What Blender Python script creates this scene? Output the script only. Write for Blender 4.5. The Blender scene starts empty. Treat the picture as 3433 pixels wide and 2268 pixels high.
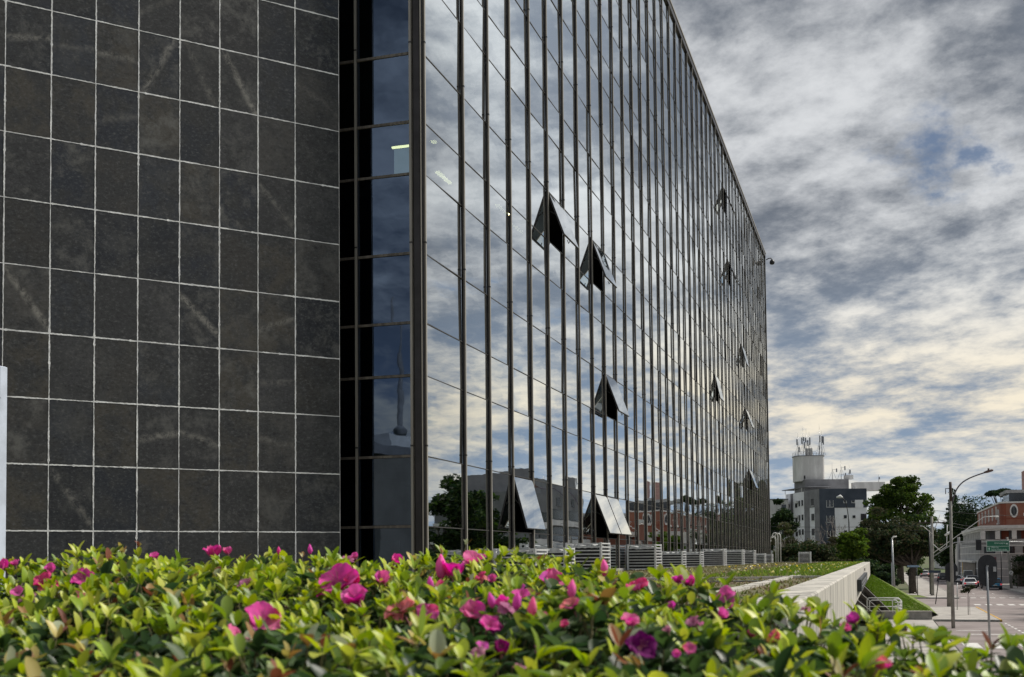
import bpy, math, random
import numpy as np
from mathutils import Matrix, Vector

random.seed(7)
RNG = np.random.default_rng(11)
R = math.radians
SC = bpy.context.scene
COL = SC.collection

# ------------------------------------------------------------------ camera
F_PX, CX, CY = 3932.5, 1716.5, 1706.95          # focal length and principal point of the photograph (3433 x 2268 px)
PITCH, ROLL, YAW = 0.042897, -0.009281, 0.303178
ZC = 4.6                                         # eye height above the road
cam_data = bpy.data.cameras.new("camera")
cam = bpy.data.objects.new("camera", cam_data)
COL.objects.link(cam)
cam_data.sensor_width = 36.0
cam_data.sensor_fit = 'HORIZONTAL'
cam_data.lens = F_PX / 3433.0 * 36.0
cam_data.shift_y = (CY - 1134.0) / 3433.0
cam_data.clip_start = 0.05
cam_data.clip_end = 6000.0
cam_data.dof.use_dof = True
cam_data.dof.focus_distance = 26.0
cam_data.dof.aperture_fstop = 9.5
cam.matrix_world = Matrix.Translation((0, 0, ZC)) @ (Matrix.Rotation(YAW, 4, 'Z') @ Matrix.Rotation(math.pi / 2 + PITCH, 4, 'X') @ Matrix.Rotation(ROLL, 4, 'Z'))
SC.camera = cam

# ------------------------------------------------------------------ sky, sun, exposure
SUN_DIR = Vector((0.66, 0.50, 0.86)).normalized()         # towards the sun
SUN_EL = math.asin(SUN_DIR.z)
SUN_AZ = math.atan2(SUN_DIR.x, SUN_DIR.y)
SC.view_settings.view_transform = 'Standard'
SC.view_settings.look = 'None'
SC.view_settings.gamma = 1.0
SC.view_settings.exposure = 0.5
SC.view_settings.use_curve_mapping = False
try:
    SC.cycles.use_denoising = True
    SC.cycles.max_bounces = 8
    SC.cycles.transparent_max_bounces = 12
    SC.cycles.sample_clamp_indirect = 6.0
except Exception:
    pass

world = bpy.data.worlds.new("World")
SC.world = world
world.use_nodes = True
WN, WL = world.node_tree.nodes, world.node_tree.links
WN.clear()

def wn(t, **kw):
    n = WN.new(t)
    for k, v in kw.items():
        setattr(n, k, v)
    return n

def wmath(op, a, b=None, c=None, clamp=False):
    n = wn('ShaderNodeMath', operation=op, use_clamp=clamp)
    for i, v in enumerate((a, b, c)):
        if v is None:
            continue
        if isinstance(v, (int, float)):
            n.inputs[i].default_value = v
        else:
            WL.new(v, n.inputs[i])
    return n.outputs[0]

def wmix(f, a, b):
    n = wn('ShaderNodeMix', data_type='RGBA')
    if isinstance(f, (int, float)):
        n.inputs[0].default_value = f
    else:
        WL.new(f, n.inputs[0])
    for s, v in ((6, a), (7, b)):
        if isinstance(v, tuple):
            n.inputs[s].default_value = (*v, 1)
        else:
            WL.new(v, n.inputs[s])
    return n.outputs[2]

def wramp(v, lo, hi):
    n = wn('ShaderNodeMapRange', interpolation_type='SMOOTHSTEP', clamp=True)
    WL.new(v, n.inputs[0])
    n.inputs[1].default_value = lo
    n.inputs[2].default_value = hi
    return n.outputs[0]

def wnoise(vec, scale, detail, rough, loc=(0, 0, 0), along=1.0, rot=0.0, dist=0.0):
    m = wn('ShaderNodeMapping', vector_type='TEXTURE')
    WL.new(vec, m.inputs[0])
    m.inputs[1].default_value = loc
    m.inputs[2].default_value = (0, 0, rot)
    m.inputs[3].default_value = (along, 1, 1)
    n = wn('ShaderNodeTexNoise')
    WL.new(m.outputs[0], n.inputs['Vector'])
    n.inputs['Scale'].default_value = scale
    n.inputs['Detail'].default_value = detail
    n.inputs['Roughness'].default_value = rough
    n.inputs['Distortion'].default_value = dist
    return n.outputs[0]

def build_sky():
    sky = wn('ShaderNodeTexSky', sky_type='NISHITA', sun_disc=False)
    sky.sun_elevation = SUN_EL
    sky.sun_rotation = SUN_AZ
    sky.air_density = 1.0
    sky.dust_density = 1.6
    geo = wn('ShaderNodeTexCoord')
    sep = wn('ShaderNodeSeparateXYZ')
    WL.new(geo.outputs['Generated'], sep.inputs[0])
    x, y, z = sep.outputs
    zz = wmath('MAXIMUM', z, 0.0)
    den = wmath('ADD', zz, 0.17)                       # flat cloud decks seen from below, curving down at the horizon
    cmb = wn('ShaderNodeCombineXYZ')
    WL.new(wmath('DIVIDE', x, den), cmb.inputs[0]); WL.new(wmath('DIVIDE', y, den), cmb.inputs[1])
    P = cmb.outputs[0]
    ang = R(100)                                       # direction of the streets of cloud
    big = wnoise(P, 0.95, 3.0, 0.5, loc=SKY_BIG, along=1.45, rot=ang, dist=0.25)
    mid = wnoise(P, 2.3, 9.0, 0.64, loc=SKY_MID, along=1.2, rot=ang - 0.15, dist=0.12)
    fine = wnoise(P, 7.0, 7.0, 0.62, loc=(11.3, 2.9, 5), along=1.1, rot=ang + 0.6, dist=0.10)
    holes = wnoise(P, 1.6, 7.0, 0.62, loc=SKY_HOLE, along=1.2, rot=ang, dist=0.2)
    # upper deck: bright, rippled, sun-lit; lower deck: heavy grey
    rip = wmath('ADD', wmath('MULTIPLY', mid, 0.62), wmath('MULTIPLY', fine, 0.38))
    lit = wramp(rip, 0.41, 0.63)
    warm = wramp(z, 0.32, 0.10)
    hi = wmix(warm, (6.7, 6.9, 6.9), (6.2, 5.5, 4.2))
    lo = wmix(warm, (1.75, 2.0, 2.4), (1.45, 1.95, 2.7))
    deck = wmix(lit, lo, hi)
    lowm = wmath('ADD', wmath('MULTIPLY', big, 0.72), wmath('MULTIPLY', rip, 0.28))
    heavy = wramp(lowm, 0.38, 0.54)
    el = wramp(z, 0.12, 0.30)
    heavy = wmath('MULTIPLY', heavy, wmath('ADD', wmath('MULTIPLY', el, 0.85), 0.15))
    grey = wmix(wramp(rip, 0.37, 0.64), (0.75, 0.88, 1.10), (4.2, 4.3, 4.45))
    col = wmix(wmath('MULTIPLY', heavy, 0.90), deck, grey)
    # gaps of blue sky
    blue = wn('ShaderNodeMix', data_type='RGBA', blend_type='MULTIPLY')
    blue.inputs[0].default_value = 1.0
    WL.new(sky.outputs[0], blue.inputs[6])
    blue.inputs[7].default_value = (0.27, 0.30, 0.34, 1)
    gap = wramp(wmath('ADD', wmath('MULTIPLY', holes, 0.78), wmath('MULTIPLY', fine, 0.22)), 0.59, 0.67)
    col = wmix(wmath('MULTIPLY', gap, 0.92), col, blue.outputs[2])
    # thin blue haze towards the horizon
    hz = wramp(z, 0.14, 0.0)
    col = wmix(wmath('MULTIPLY', hz, 0.5), col, (2.9, 3.7, 4.7))
    bg = wn('ShaderNodeBackground')
    WL.new(col, bg.inputs[0])
    bg.inputs[1].default_value = 0.112
    out = wn('ShaderNodeOutputWorld')
    WL.new(bg.outputs[0], out.inputs[0])

SKY_BIG = (28.4, 14.7, 0)
SKY_MID = (5.8, 28.4, 2)
SKY_HOLE = (27.0, 3.4, 0)
build_sky()
try:
    world.cycles.sampling_method = 'MANUAL'
    world.cycles.sample_map_resolution = 1024
except Exception:
    pass

sun_data = bpy.data.lights.new("sun", 'SUN')
sun_data.energy = 3.4
sun_data.angle = R(9.0)
sun_data.color = (1.0, 0.94, 0.85)
sun = bpy.data.objects.new("sun", sun_data)
COL.objects.link(sun)
sun.rotation_euler = SUN_DIR.to_track_quat('Z', 'Y').to_euler()

# ------------------------------------------------------------------ photograph pixels to places
def ray(px, py):
    xr, zr = (px - CX) / F_PX, (CY - py) / F_PX
    c, s = math.cos(ROLL), math.sin(ROLL)
    x, zu = xr * c - zr * s, xr * s + zr * c
    c, s = math.cos(PITCH), math.sin(PITCH)
    y, z = c - zu * s, s + zu * c
    c, s = math.cos(YAW), math.sin(YAW)
    return Vector((x * c - y * s, x * s + y * c, z))

def on_y(px, py, Y):
    d = ray(px, py); t = Y / d.y
    return Vector((d.x * t, Y, ZC + d.z * t))

def on_x(px, py, X):
    d = ray(px, py); t = X / d.x
    return Vector((X, d.y * t, ZC + d.z * t))

def on_z(px, py, Z):
    d = ray(px, py); t = (Z - ZC) / d.z
    return Vector((d.x * t, d.y * t, Z))

# ------------------------------------------------------------------ object helpers
def tag(o, label=None, cat=None, group=None, kind=None):
    if label: o['label'] = label
    if cat: o['category'] = cat
    if group: o['group'] = group
    if kind: o['kind'] = kind
    return o

def empty(name, loc=(0, 0, 0), rz=0.0, label=None, cat=None, group=None, parent=None):
    o = bpy.data.objects.new(name, None)
    COL.objects.link(o)
    o.location = loc
    o.rotation_euler = (0, 0, rz)
    o.empty_display_size = 0.2
    if parent: o.parent = parent
    return tag(o, label, cat, group)

def link_mesh(name, me, m, parent=None, loc=None, rot=None):
    o = bpy.data.objects.new(name, me)
    COL.objects.link(o)
    if m is not None and len(me.materials) == 0:
        me.materials.append(m)
    if parent: o.parent = parent
    if loc is not None: o.location = loc
    if rot is not None: o.rotation_euler = rot
    return o

def copy_tree(o, parent=None):
    c = o.copy()
    COL.objects.link(c)
    if parent: c.parent = parent
    for ch in [k for k in bpy.data.objects if k.parent == o]:
        copy_tree(ch, c)
    return c

class MB:
    def __init__(self):
        self.v, self.f, self.sm = [], [], []
    def face(self, idx, smooth=False):
        self.f.append(tuple(idx)); self.sm.append(smooth)
    def poly(self, pts, smooth=False):
        b = len(self.v)
        self.v += [tuple(p) for p in pts]
        self.face(range(b, b + len(pts)), smooth)
        return self
    def box(self, x0, x1, y0, y1, z0, z1, bev=0.0):
        if bev <= 0:
            b = len(self.v)
            self.v += [(x0, y0, z0), (x1, y0, z0), (x1, y1, z0), (x0, y1, z0), (x0, y0, z1), (x1, y0, z1), (x1, y1, z1), (x0, y1, z1)]
            for q in ((3, 2, 1, 0), (4, 5, 6, 7), (0, 1, 5, 4), (1, 2, 6, 5), (2, 3, 7, 6), (3, 0, 4, 7)):
                self.face([b + i for i in q])
            return self
        # rounded in plan and at the top
        rings = []
        for z, i in ((z0, 0), (z1 - bev, 0), (z1, bev)):
            xs0, xs1, ys0, ys1 = x0 + i, x1 - i, y0 + i, y1 - i
            c = bev * 0.7
            rings.append([(xs0 + c, ys0, z), (xs1 - c, ys0, z), (xs1, ys0 + c, z), (xs1, ys1 - c, z), (xs1 - c, ys1, z), (xs0 + c, ys1, z), (xs0, ys1 - c, z), (xs0, ys0 + c, z)])
        return self.loft(rings)
    def loft(self, rings, cap=True, smooth=False, close=True):
        n = len(rings[0]); b = len(self.v)
        for r in rings: self.v += [tuple(p) for p in r]
        for k in range(len(rings) - 1):
            for i in range(n if close else n - 1):
                j = (i + 1) % n
                self.face((b + k * n + i, b + k * n + j, b + (k + 1) * n + j, b + (k + 1) * n + i), smooth)
        if cap:
            self.face([b + i for i in range(n)][::-1])
            e = b + (len(rings) - 1) * n
            self.face([e + i for i in range(n)])
        return self
    def tube(self, pts, rad, n=8, cap=True, smooth=True):
        pts = [Vector(p) for p in pts]
        rads = rad if isinstance(rad, (list, tuple)) else [rad] * len(pts)
        rings, up = [], None
        for i, p in enumerate(pts):
            d = (pts[min(i + 1, len(pts) - 1)] - pts[max(i - 1, 0)]).normalized()
            if up is None:
                up = Vector((0, 0, 1)) if abs(d.z) < 0.9 else Vector((1, 0, 0))
            a = d.cross(up).normalized(); b2 = a.cross(d).normalized(); up = b2
            rings.append([p + (a * math.cos(t) + b2 * math.sin(t)) * rads[i] for t in [2 * math.pi * k / n for k in range(n)]])
        return self.loft(rings, cap, smooth)
    def lathe(self, c, prof, n=16, smooth=True, cap=True):
        rings = [[(c[0] + r * math.cos(2 * math.pi * k / n), c[1] + r * math.sin(2 * math.pi * k / n), c[2] + z) for k in range(n)] for r, z in prof]
        return self.loft(rings, cap, smooth)
    def prism(self, poly, axis, a0, a1):
        # polygon in the two remaining axes, extruded along axis
        def p3(p, a):
            return {'x': (a, p[0], p[1]), 'y': (p[0], a, p[1]), 'z': (p[0], p[1], a)}[axis]
        return self.loft([[p3(p, a0) for p in poly], [p3(p, a1) for p in poly]])
    def mesh(self, name):
        me = bpy.data.meshes.new(name)
        me.from_pydata([tuple(p) for p in self.v], [], self.f)
        me.polygons.foreach_set('use_smooth', self.sm)
        me.update()
        return me
    def build(self, name, m, parent=None, loc=None, rot=None):
        return link_mesh(name, self.mesh(name), m, parent, loc, rot)

def fix_normals(o):
    import bmesh
    bm = bmesh.new(); bm.from_mesh(o.data)
    bmesh.ops.recalc_face_normals(bm, faces=bm.faces)
    bm.to_mesh(o.data); bm.free()
    return o

def bez(p0, p1, p2, p3, n=10):
    out = []
    for i in range(n + 1):
        t = i / n
        out.append(Vector(p0) * (1 - t) ** 3 + Vector(p1) * 3 * t * (1 - t) ** 2 + Vector(p2) * 3 * t * t * (1 - t) + Vector(p3) * t ** 3)
    return out

# ------------------------------------------------------------------ materials
MATS = {}

def new_mat(name):
    m = bpy.data.materials.new(name)
    m.use_nodes = True
    n = m.node_tree.nodes
    b = n['Principled BSDF']
    MATS[name] = m
    return m, n, m.node_tree.links, b

def nmix(N, L, f, a, b):
    n = N.new('ShaderNodeMix'); n.data_type = 'RGBA'
    if isinstance(f, (int, float)): n.inputs[0].default_value = f
    else: L.new(f, n.inputs[0])
    for s, v in ((6, a), (7, b)):
        if isinstance(v, tuple): n.inputs[s].default_value = (*v[:3], 1)
        else: L.new(v, n.inputs[s])
    return n.outputs[2]

def nrange(N, L, v, lo, hi, a=0.0, b=1.0, smooth=True):
    n = N.new('ShaderNodeMapRange')
    n.interpolation_type = 'SMOOTHSTEP' if smooth else 'LINEAR'
    L.new(v, n.inputs[0])
    n.inputs[1].default_value, n.inputs[2].default_value, n.inputs[3].default_value, n.inputs[4].default_value = lo, hi, a, b
    return n.outputs[0]

def nnoise(N, L, scale, detail=6, rough=0.6, vec=None, scl=None, dist=0.0, coord='Object'):
    t = N.new('ShaderNodeTexNoise')
    if vec is None:
        tc = N.new('ShaderNodeTexCoord'); vec = tc.outputs[coord]
    if scl is not None:
        mp = N.new('ShaderNodeMapping'); L.new(vec, mp.inputs[0]); mp.inputs[3].default_value = scl; vec = mp.outputs[0]
    L.new(vec, t.inputs['Vector'])
    t.inputs['Scale'].default_value = scale
    t.inputs['Detail'].default_value = detail
    t.inputs['Roughness'].default_value = rough
    t.inputs['Distortion'].default_value = dist
    return t.outputs[0]

def nmath(N, L, op, a, b=None, clamp=False):
    n = N.new('ShaderNodeMath'); n.operation = op; n.use_clamp = clamp
    for i, v in enumerate((a, b)):
        if v is None: continue
        if isinstance(v, (int, float)): n.inputs[i].default_value = v
        else: L.new(v, n.inputs[i])
    return n.outputs[0]

def nbump(N, L, b, h, strength, dist=0.02):
    n = N.new('ShaderNodeBump')
    n.inputs['Strength'].default_value = strength
    n.inputs['Distance'].default_value = dist
    L.new(h, n.inputs['Height'])
    L.new(n.outputs[0], b.inputs['Normal'])

def mat(name, col, rough=0.6, metal=0.0, var=0.25, scale=3.0, bump=0.0, bscale=None, col2=None, coord='Object', spec=0.5, emit=None, estr=1.0, scl=None):
    if name in MATS: return MATS[name]
    m, N, L, b = new_mat(name)
    n1 = nnoise(N, L, scale, 8, 0.65, coord=coord, scl=scl)
    c2 = col2 if col2 else tuple(c * (1 - var) for c in col)
    L.new(nmix(N, L, nrange(N, L, n1, 0.35, 0.65), col, c2), b.inputs['Base Color'])
    L.new(nrange(N, L, n1, 0.3, 0.7, rough * 0.85, min(1, rough * 1.15)), b.inputs['Roughness'])
    b.inputs['Metallic'].default_value = metal
    b.inputs['Specular IOR Level'].default_value = spec
    if bump > 0:
        nbump(N, L, b, nnoise(N, L, bscale or scale * 6, 6, 0.6, coord=coord), bump)
    if emit:
        b.inputs['Emission Color'].default_value = (*emit, 1)
        b.inputs['Emission Strength'].default_value = estr
    return m

# ------------------------------------------------------------------ shared materials
def leaf_material(name, gloss=0.35, trans=0.35, rough=0.45):
    m, N, L, b = new_mat(name)
    at = N.new('ShaderNodeAttribute'); at.attribute_name = 'col'
    hs = N.new('ShaderNodeHueSaturation'); hs.inputs['Saturation'].default_value = 1.15; hs.inputs['Value'].default_value = 1.3
    L.new(at.outputs[0], hs.inputs['Color'])
    L.new(at.outputs[0], b.inputs['Base Color'])
    b.inputs['Roughness'].default_value = rough
    b.inputs['Specular IOR Level'].default_value = gloss
    tr = N.new('ShaderNodeBsdfTranslucent'); L.new(hs.outputs[0], tr.inputs[0])
    mx = N.new('ShaderNodeMixShader'); mx.inputs[0].default_value = trans
    L.new(b.outputs[0], mx.inputs[1]); L.new(tr.outputs[0], mx.inputs[2])
    L.new(mx.outputs[0], N['Material Output'].inputs[0])
    return m

def glass_material(name, tint, lo=0.20, hi=0.96, wave=0.0009):
    m, N, L, b = new_mat(name)
    N.remove(b)
    fr = N.new('ShaderNodeFresnel'); fr.inputs[0].default_value = 1.9
    f = nrange(N, L, fr.outputs[0], 0.10, 0.27, lo, hi, smooth=False)
    tr = N.new('ShaderNodeBsdfTransparent'); tr.inputs[0].default_value = (*tint, 1)
    gl = N.new('ShaderNodeBsdfGlossy'); gl.inputs['Roughness'].default_value = 0.012
    L.new(nmix(N, L, nrange(N, L, fr.outputs[0], 0.10, 0.22, 0, 1, smooth=False), (0.45, 0.60, 0.86), (0.94, 0.97, 0.98)), gl.inputs[0])
    tc = N.new('ShaderNodeTexCoord')
    oi = N.new('ShaderNodeObjectInfo')
    h = nnoise(N, L, 1.1, 2, 0.5, vec=tc.outputs['Object'], scl=(1, 0.8, 1.5))
    bp = N.new('ShaderNodeBump'); bp.inputs['Strength'].default_value = 1.0; bp.inputs['Distance'].default_value = wave
    L.new(h, bp.inputs['Height']); L.new(bp.outputs[0], gl.inputs['Normal'])
    mx = N.new('ShaderNodeMixShader')
    L.new(f, mx.inputs[0]); L.new(tr.outputs[0], mx.inputs[1]); L.new(gl.outputs[0], mx.inputs[2])
    L.new(mx.outputs[0], N['Material Output'].inputs[0])
    return m

M_LEAF = leaf_material('hedge_leaf', 0.32, 0.30, 0.42)
M_TREE = leaf_material('tree_leaf', 0.08, 0.28, 0.7)
M_PETAL = leaf_material('petal', 0.15, 0.35, 0.7)
M_GLASS = glass_material('facade_glass', (0.10, 0.13, 0.14))
M_GLASS_SASH = glass_material('sash_glass', (0.50, 0.56, 0.53), 0.50, 0.92)
M_ALU = mat('bronze_aluminium', (0.17, 0.15, 0.125), 0.5, 0.2, 0.35, 2.0, col2=(0.085, 0.075, 0.066), scl=(6, 6, 0.5))
M_ALU_DARK = mat('dark_bronze', (0.035, 0.031, 0.032), 0.4, 0.4, 0.3, 2.0)
M_ALU_LIGHT = mat('pale_aluminium', (0.34, 0.32, 0.285), 0.45, 0.3, 0.2, 2.0, scl=(6, 6, 0.5))
M_ALU_MID = mat('transom_bronze', (0.055, 0.052, 0.050), 0.45, 0.3, 0.3, 2.0)
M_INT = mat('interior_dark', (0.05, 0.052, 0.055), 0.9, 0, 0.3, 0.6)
M_BLACK = mat('black_paint', (0.012, 0.012, 0.014), 0.5, 0, 0.3, 4)
M_WHITE = mat('white_paint', (0.72, 0.72, 0.70), 0.55, 0, 0.14, 2.5)
M_CONC = mat('pole_concrete', (0.30, 0.29, 0.265), 0.85, 0, 0.3, 2.2, bump=0.3)
M_GALV = mat('galvanised_steel', (0.38, 0.39, 0.40), 0.45, 0.6, 0.2, 4)
M_ASPH = mat('asphalt', (0.235, 0.198, 0.190), 0.9, 0, 0.24, 0.35, bump=0.35, bscale=14, coord='Object')
M_PAINT = mat('road_paint', (0.68, 0.67, 0.64), 0.7, 0, 0.35, 3.0)
M_YELLOW = mat('kerb_yellow', (0.62, 0.36, 0.06), 0.7, 0, 0.35, 1.2)
M_SIDE = mat('sidewalk_paving', (0.40, 0.375, 0.345), 0.9, 0, 0.3, 0.8, bump=0.3, bscale=10)
M_KERB = mat('kerb_stone', (0.36, 0.35, 0.33), 0.85, 0, 0.35, 1.5)
M_BARK = mat('bark', (0.075, 0.06, 0.048), 0.95, 0, 0.5, 5, bump=0.6, bscale=12)
M_TWIG = mat('pale_twig', (0.20, 0.18, 0.165), 0.9, 0, 0.3, 4)
M_SOIL = mat('soil', (0.06, 0.045, 0.033), 0.95, 0, 0.4, 3)
M_DARKGLASS = mat('dark_window', (0.02, 0.024, 0.03), 0.12, 0, 0.4, 1.0, spec=0.7)
M_RUBBER = mat('rubber', (0.02, 0.02, 0.021), 0.8)

def concrete_wall():
    m, N, L, b = new_mat('cast_concrete')
    n1 = nnoise(N, L, 0.7, 8, 0.6, coord='Object')
    st = nnoise(N, L, 2.4, 6, 0.7, coord='Object', scl=(1, 1, 0.12))
    base = nmix(N, L, nrange(N, L, n1, 0.35, 0.7), (0.50, 0.475, 0.42), (0.37, 0.355, 0.32))
    col = nmix(N, L, nrange(N, L, st, 0.46, 0.66), base, (0.19, 0.18, 0.165))
    L.new(col, b.inputs['Base Color']); b.inputs['Roughness'].default_value = 0.88
    nbump(N, L, b, nnoise(N, L, 9, 6, 0.6, coord='Object'), 0.25)
    return m
M_BEAM = concrete_wall()

def grass_ground(name, a, b_, c, s=0.45):
    m, N, L, b = new_mat(name)
    n1 = nnoise(N, L, s, 6, 0.6, coord='Object')
    n2 = nnoise(N, L, 9.0, 6, 0.75, coord='Object')
    c1 = nmix(N, L, nrange(N, L, n1, 0.4, 0.62), a, b_)
    c2 = nmix(N, L, nrange(N, L, n2, 0.45, 0.72), c1, c)
    L.new(c2, b.inputs['Base Color']); b.inputs['Roughness'].default_value = 0.95
    nbump(N, L, b, n2, 0.9, 0.06)
    return m
M_LAWN = grass_ground('lawn', (0.115, 0.125, 0.042), (0.15, 0.105, 0.062), (0.075, 0.08, 0.03))
M_BERM = grass_ground('berm_turf', (0.12, 0.19, 0.022), (0.15, 0.17, 0.035), (0.05, 0.08, 0.016), 0.9)
M_FIELD = grass_ground('rough_grass', (0.07, 0.10, 0.03), (0.10, 0.10, 0.05), (0.045, 0.06, 0.025), 0.05)

# ------------------------------------------------------------------ ground, road, pavements
def sheet(name, pts, z, m, kind='structure'):
    o = MB().poly([(x, y, z) for x, y in pts]).build(name, m)
    return tag(o, kind=kind)

g = sheet('ground', [(-1500, -1500), (1500, -1500), (1500, 2500), (-1500, 2500)], -0.30, M_FIELD)
# road: main carriageway parallel to the glass facade, widening into the crossing street
road = sheet('road', [(8.0, -60), (16.1, -60), (16.1, 172), (14.7, 190), (14.7, 420), (8.3, 420), (8.0, 140)], 0.0, M_ASPH)
side_street = sheet('side_street', [(-40, 110.0), (8.0, 110.0), (8.0, 134.0), (-40, 134.0)], -0.004, M_ASPH)
bay = sheet('lay_by', [(3.6, 45), (8.0, 45), (8.0, 87.6), (3.6, 87.6)], -0.004, M_ASPH)

def slab(name, pts, z0, z1, m):
    o = MB().loft([[(x, y, z0) for x, y in pts], [(x, y, z1) for x, y in pts]]).build(name, m)
    fix_normals(o)
    return tag(o, kind='structure')

slab('sidewalk', [(3.4, 88.0), (7.85, 88.0), (7.85, 109.8), (3.4, 109.8)], -0.2, 0.12, M_SIDE)
slab('sidewalk', [(0.2, 40), (3.45, 40), (3.45, 87.8), (0.2, 87.8)], -0.2, 0.12, M_SIDE)
slab('sidewalk', [(-30, 134.3), (7.85, 134.3), (8.15, 420), (5.2, 420), (3.9, 150), (-30, 150)], -0.2, 0.12, M_SIDE)
slab('sidewalk', [(16.25, -60), (22, -60), (22, 172), (16.25, 172)], -0.2, 0.12, M_SIDE)
slab('sidewalk', [(14.85, 190), (16.25, 173), (22, 173), (22, 204), (15.55, 204), (15.55, 420), (14.85, 420)], -0.2, 0.12, M_SIDE)

def kerb(a, b, m=M_KERB, w=0.16, h=0.14, name='kerb', n=1):
    a, b = Vector((*a, 0)), Vector((*b, 0))
    d = (b - a).normalized(); s = Vector((-d.y, d.x, 0)) * (w / 2)
    o = MB().loft([[a - s, b - s, b + s, a + s], [p + Vector((0, 0, h - 0.015)) for p in (a - s, b - s, b + s, a + s)], [p + Vector((0, 0, h)) for p in (a - s * .8, b - s * .8, b + s * .8, a + s * .8)]]).build(name, m)
    fix_normals(o)
    return tag(o, kind='structure')
kerb((7.93, 88.0), (7.93, 109.8), M_YELLOW)
kerb((3.5, 87.92), (7.85, 87.92))
kerb((3.4, 109.88), (7.85, 109.88))
kerb((-30, 134.2), (7.9, 134.2))
kerb((7.95, 134.4), (8.25, 420))
kerb((16.17, -60), (16.17, 172))
kerb((14.77, 190), (14.77, 420))
kerb((16.17, 172), (14.77, 190))

# painted markings, each a separate mark 4 mm above the asphalt
def mark(x0, x1, y0, y1, z=0.004, m=M_PAINT, name='road_marking'):
    n = 5
    pts = []
    for i in range(n + 1): pts.append((x0 + (x1 - x0) * i / n, y0 + random.uniform(-.03, .03), z))
    for i in range(n + 1): pts.append((x1 - (x1 - x0) * i / n, y1 + random.uniform(-.03, .03), z))
    o = MB().poly(pts).build(name, m)
    return tag(o, kind='structure')
for i in range(8): mark(8.35 + i * 0.98, 8.35 + i * 0.98 + 0.55, 116.8, 119.2)
for i in range(8): mark(8.35 + i * 0.98, 8.35 + i * 0.98 + 0.55, 136.3, 137.7)
mark(8.3, 15.9, 143.2, 143.7)
for y in range(46, 108, 7):
    mark(12.0, 12.12, y, y + 3.0)
for y in range(150, 400, 8):
    mark(10.6, 10.72, y, y + 3.2)
    mark(12.8, 12.92, y, y + 3.2)
for i in range(21): mark(7.94, 8.08, 45 + i * 2.0, 46.1 + i * 2.0)
for i in range(9): mark(4.0 + i * 1.35, 4.0 + i * 1.35 + 0.8, 62.6, 66.4, z=0.005)
mark(5.0, 7.4, 73.5, 73.9, z=0.002); mark(4.4, 6.2, 77.2, 77.5, z=0.002); mark(6.4, 7.6, 69.4, 69.7, z=0.002)
sheet('verge', [(-10, 150.3), (3.8, 150.3), (4.6, 300), (-10, 300)], 0.13, M_FIELD)
vg = sheet('verge', [(0.6, 134.6), (4.9, 134.6), (4.3, 142), (0.6, 146)], 0.135, M_BERM)

# ------------------------------------------------------------------ raised lawn terrace with its concrete beam
LZ = 4.20
FX, FY = -8.142, 20.504
slab('terrace', [(-30, 7.2), (-1.05, 7.2), (-1.05, 78.0), (-2.2, 98.0), (-30, 98.0)], 3.45, LZ, M_LAWN)
slab('terrace_lower', [(-14, -6), (3.4, -6), (3.4, 6.6), (-14, 6.6)], 2.2, 3.1, M_SOIL)
o = MB().box(-29, -2.4, 7.4, 97, -0.25, 3.45).build('terrace_base', M_KERB); tag(o, kind='structure')

beam = empty('concrete_beam', (-0.6, 8, 3.4), label='long cast concrete beam edging the raised lawn', cat='beam')
segs = [8.0, 15.2, 23.0, 32.0, 42.0, 53.0, 65.0, 77.6]
for i in range(len(segs) - 1):
    y0, y1 = segs[i] + 0.012, segs[i + 1] - 0.012
    prof = [(-1.02, 3.42), (-0.60, 3.42), (-0.60, 4.235), (-0.62, 4.255), (-1.0, 4.255), (-1.02, 4.235)]
    bb = MB().prism(prof, 'y', y0, y1)
    o = bb.build('beam_segment', M_BEAM); fix_normals(o)
    o.parent = beam; o.matrix_parent_inverse = beam.matrix_world.inverted() if False else Matrix.Translation((0.6, -8, -3.4))
# dark plaque with raised letters on the beam
pl = empty('wall_plaque', (-0.57, 40.5, 3.82), label='dark metal name plaque fixed to the concrete beam', cat='sign')
MB().box(-0.02, 0.09, -7.7, 7.7, -0.16, 0.16).build('plate', mat('plaque_metal', (0.035, 0.04, 0.045), 0.5, 0.3, 0.4, 3), pl)
for r_ in range(2):
    y = -6.6
    while y < 6.4:
        w = random.uniform(0.5, 1.4)
        MB().box(0.09, 0.10, y, y + w, 0.03 - r_ * 0.10, 0.07 - r_ * 0.10).build('letter_bar', M_GALV, pl)
        y += w + random.uniform(.25, .6)
o = MB().box(-0.02, 0.03, -0.10, 0.10, -0.05, 0.05).build('junction_box', M_BLACK, loc=(-0.595, 49.2, 4.08)); tag(o, 'small black box fixed above the plaque on the beam', 'box')

# kerb strips on the lawn
def strip(name, a, b, w, h, label):
    e = MB()
    a, b = Vector(a), Vector(b); d = (b - a).normalized(); s = Vector((-d.y, d.x, 0)) * (w / 2)
    n = max(2, int((b - a).length / 1.0))
    root = empty(name, a, label=label, cat='kerb')
    for i in range(n):
        p, q = a.lerp(b, i / n) + d * 0.006 - a, a.lerp(b, (i + 1) / n) - d * 0.006 - a
        j = Vector((random.uniform(-.008, .008), random.uniform(-.008, .008), random.uniform(-.006, .006)))
        mb = MB().loft([[p - s + j, q - s + j, q + s + j, p + s + j], [k + j + Vector((0, 0, h)) for k in (p - s, q - s, q + s, p + s)]])
        o = mb.build('kerb_block', M_BEAM, root); fix_normals(o)
    return root
strip('lawn_kerb', (-1.68, 12.6, LZ), (-1.64, 25.2, LZ), 0.17, 0.035, 'pale concrete strip running along the lawn beside the beam')
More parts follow.
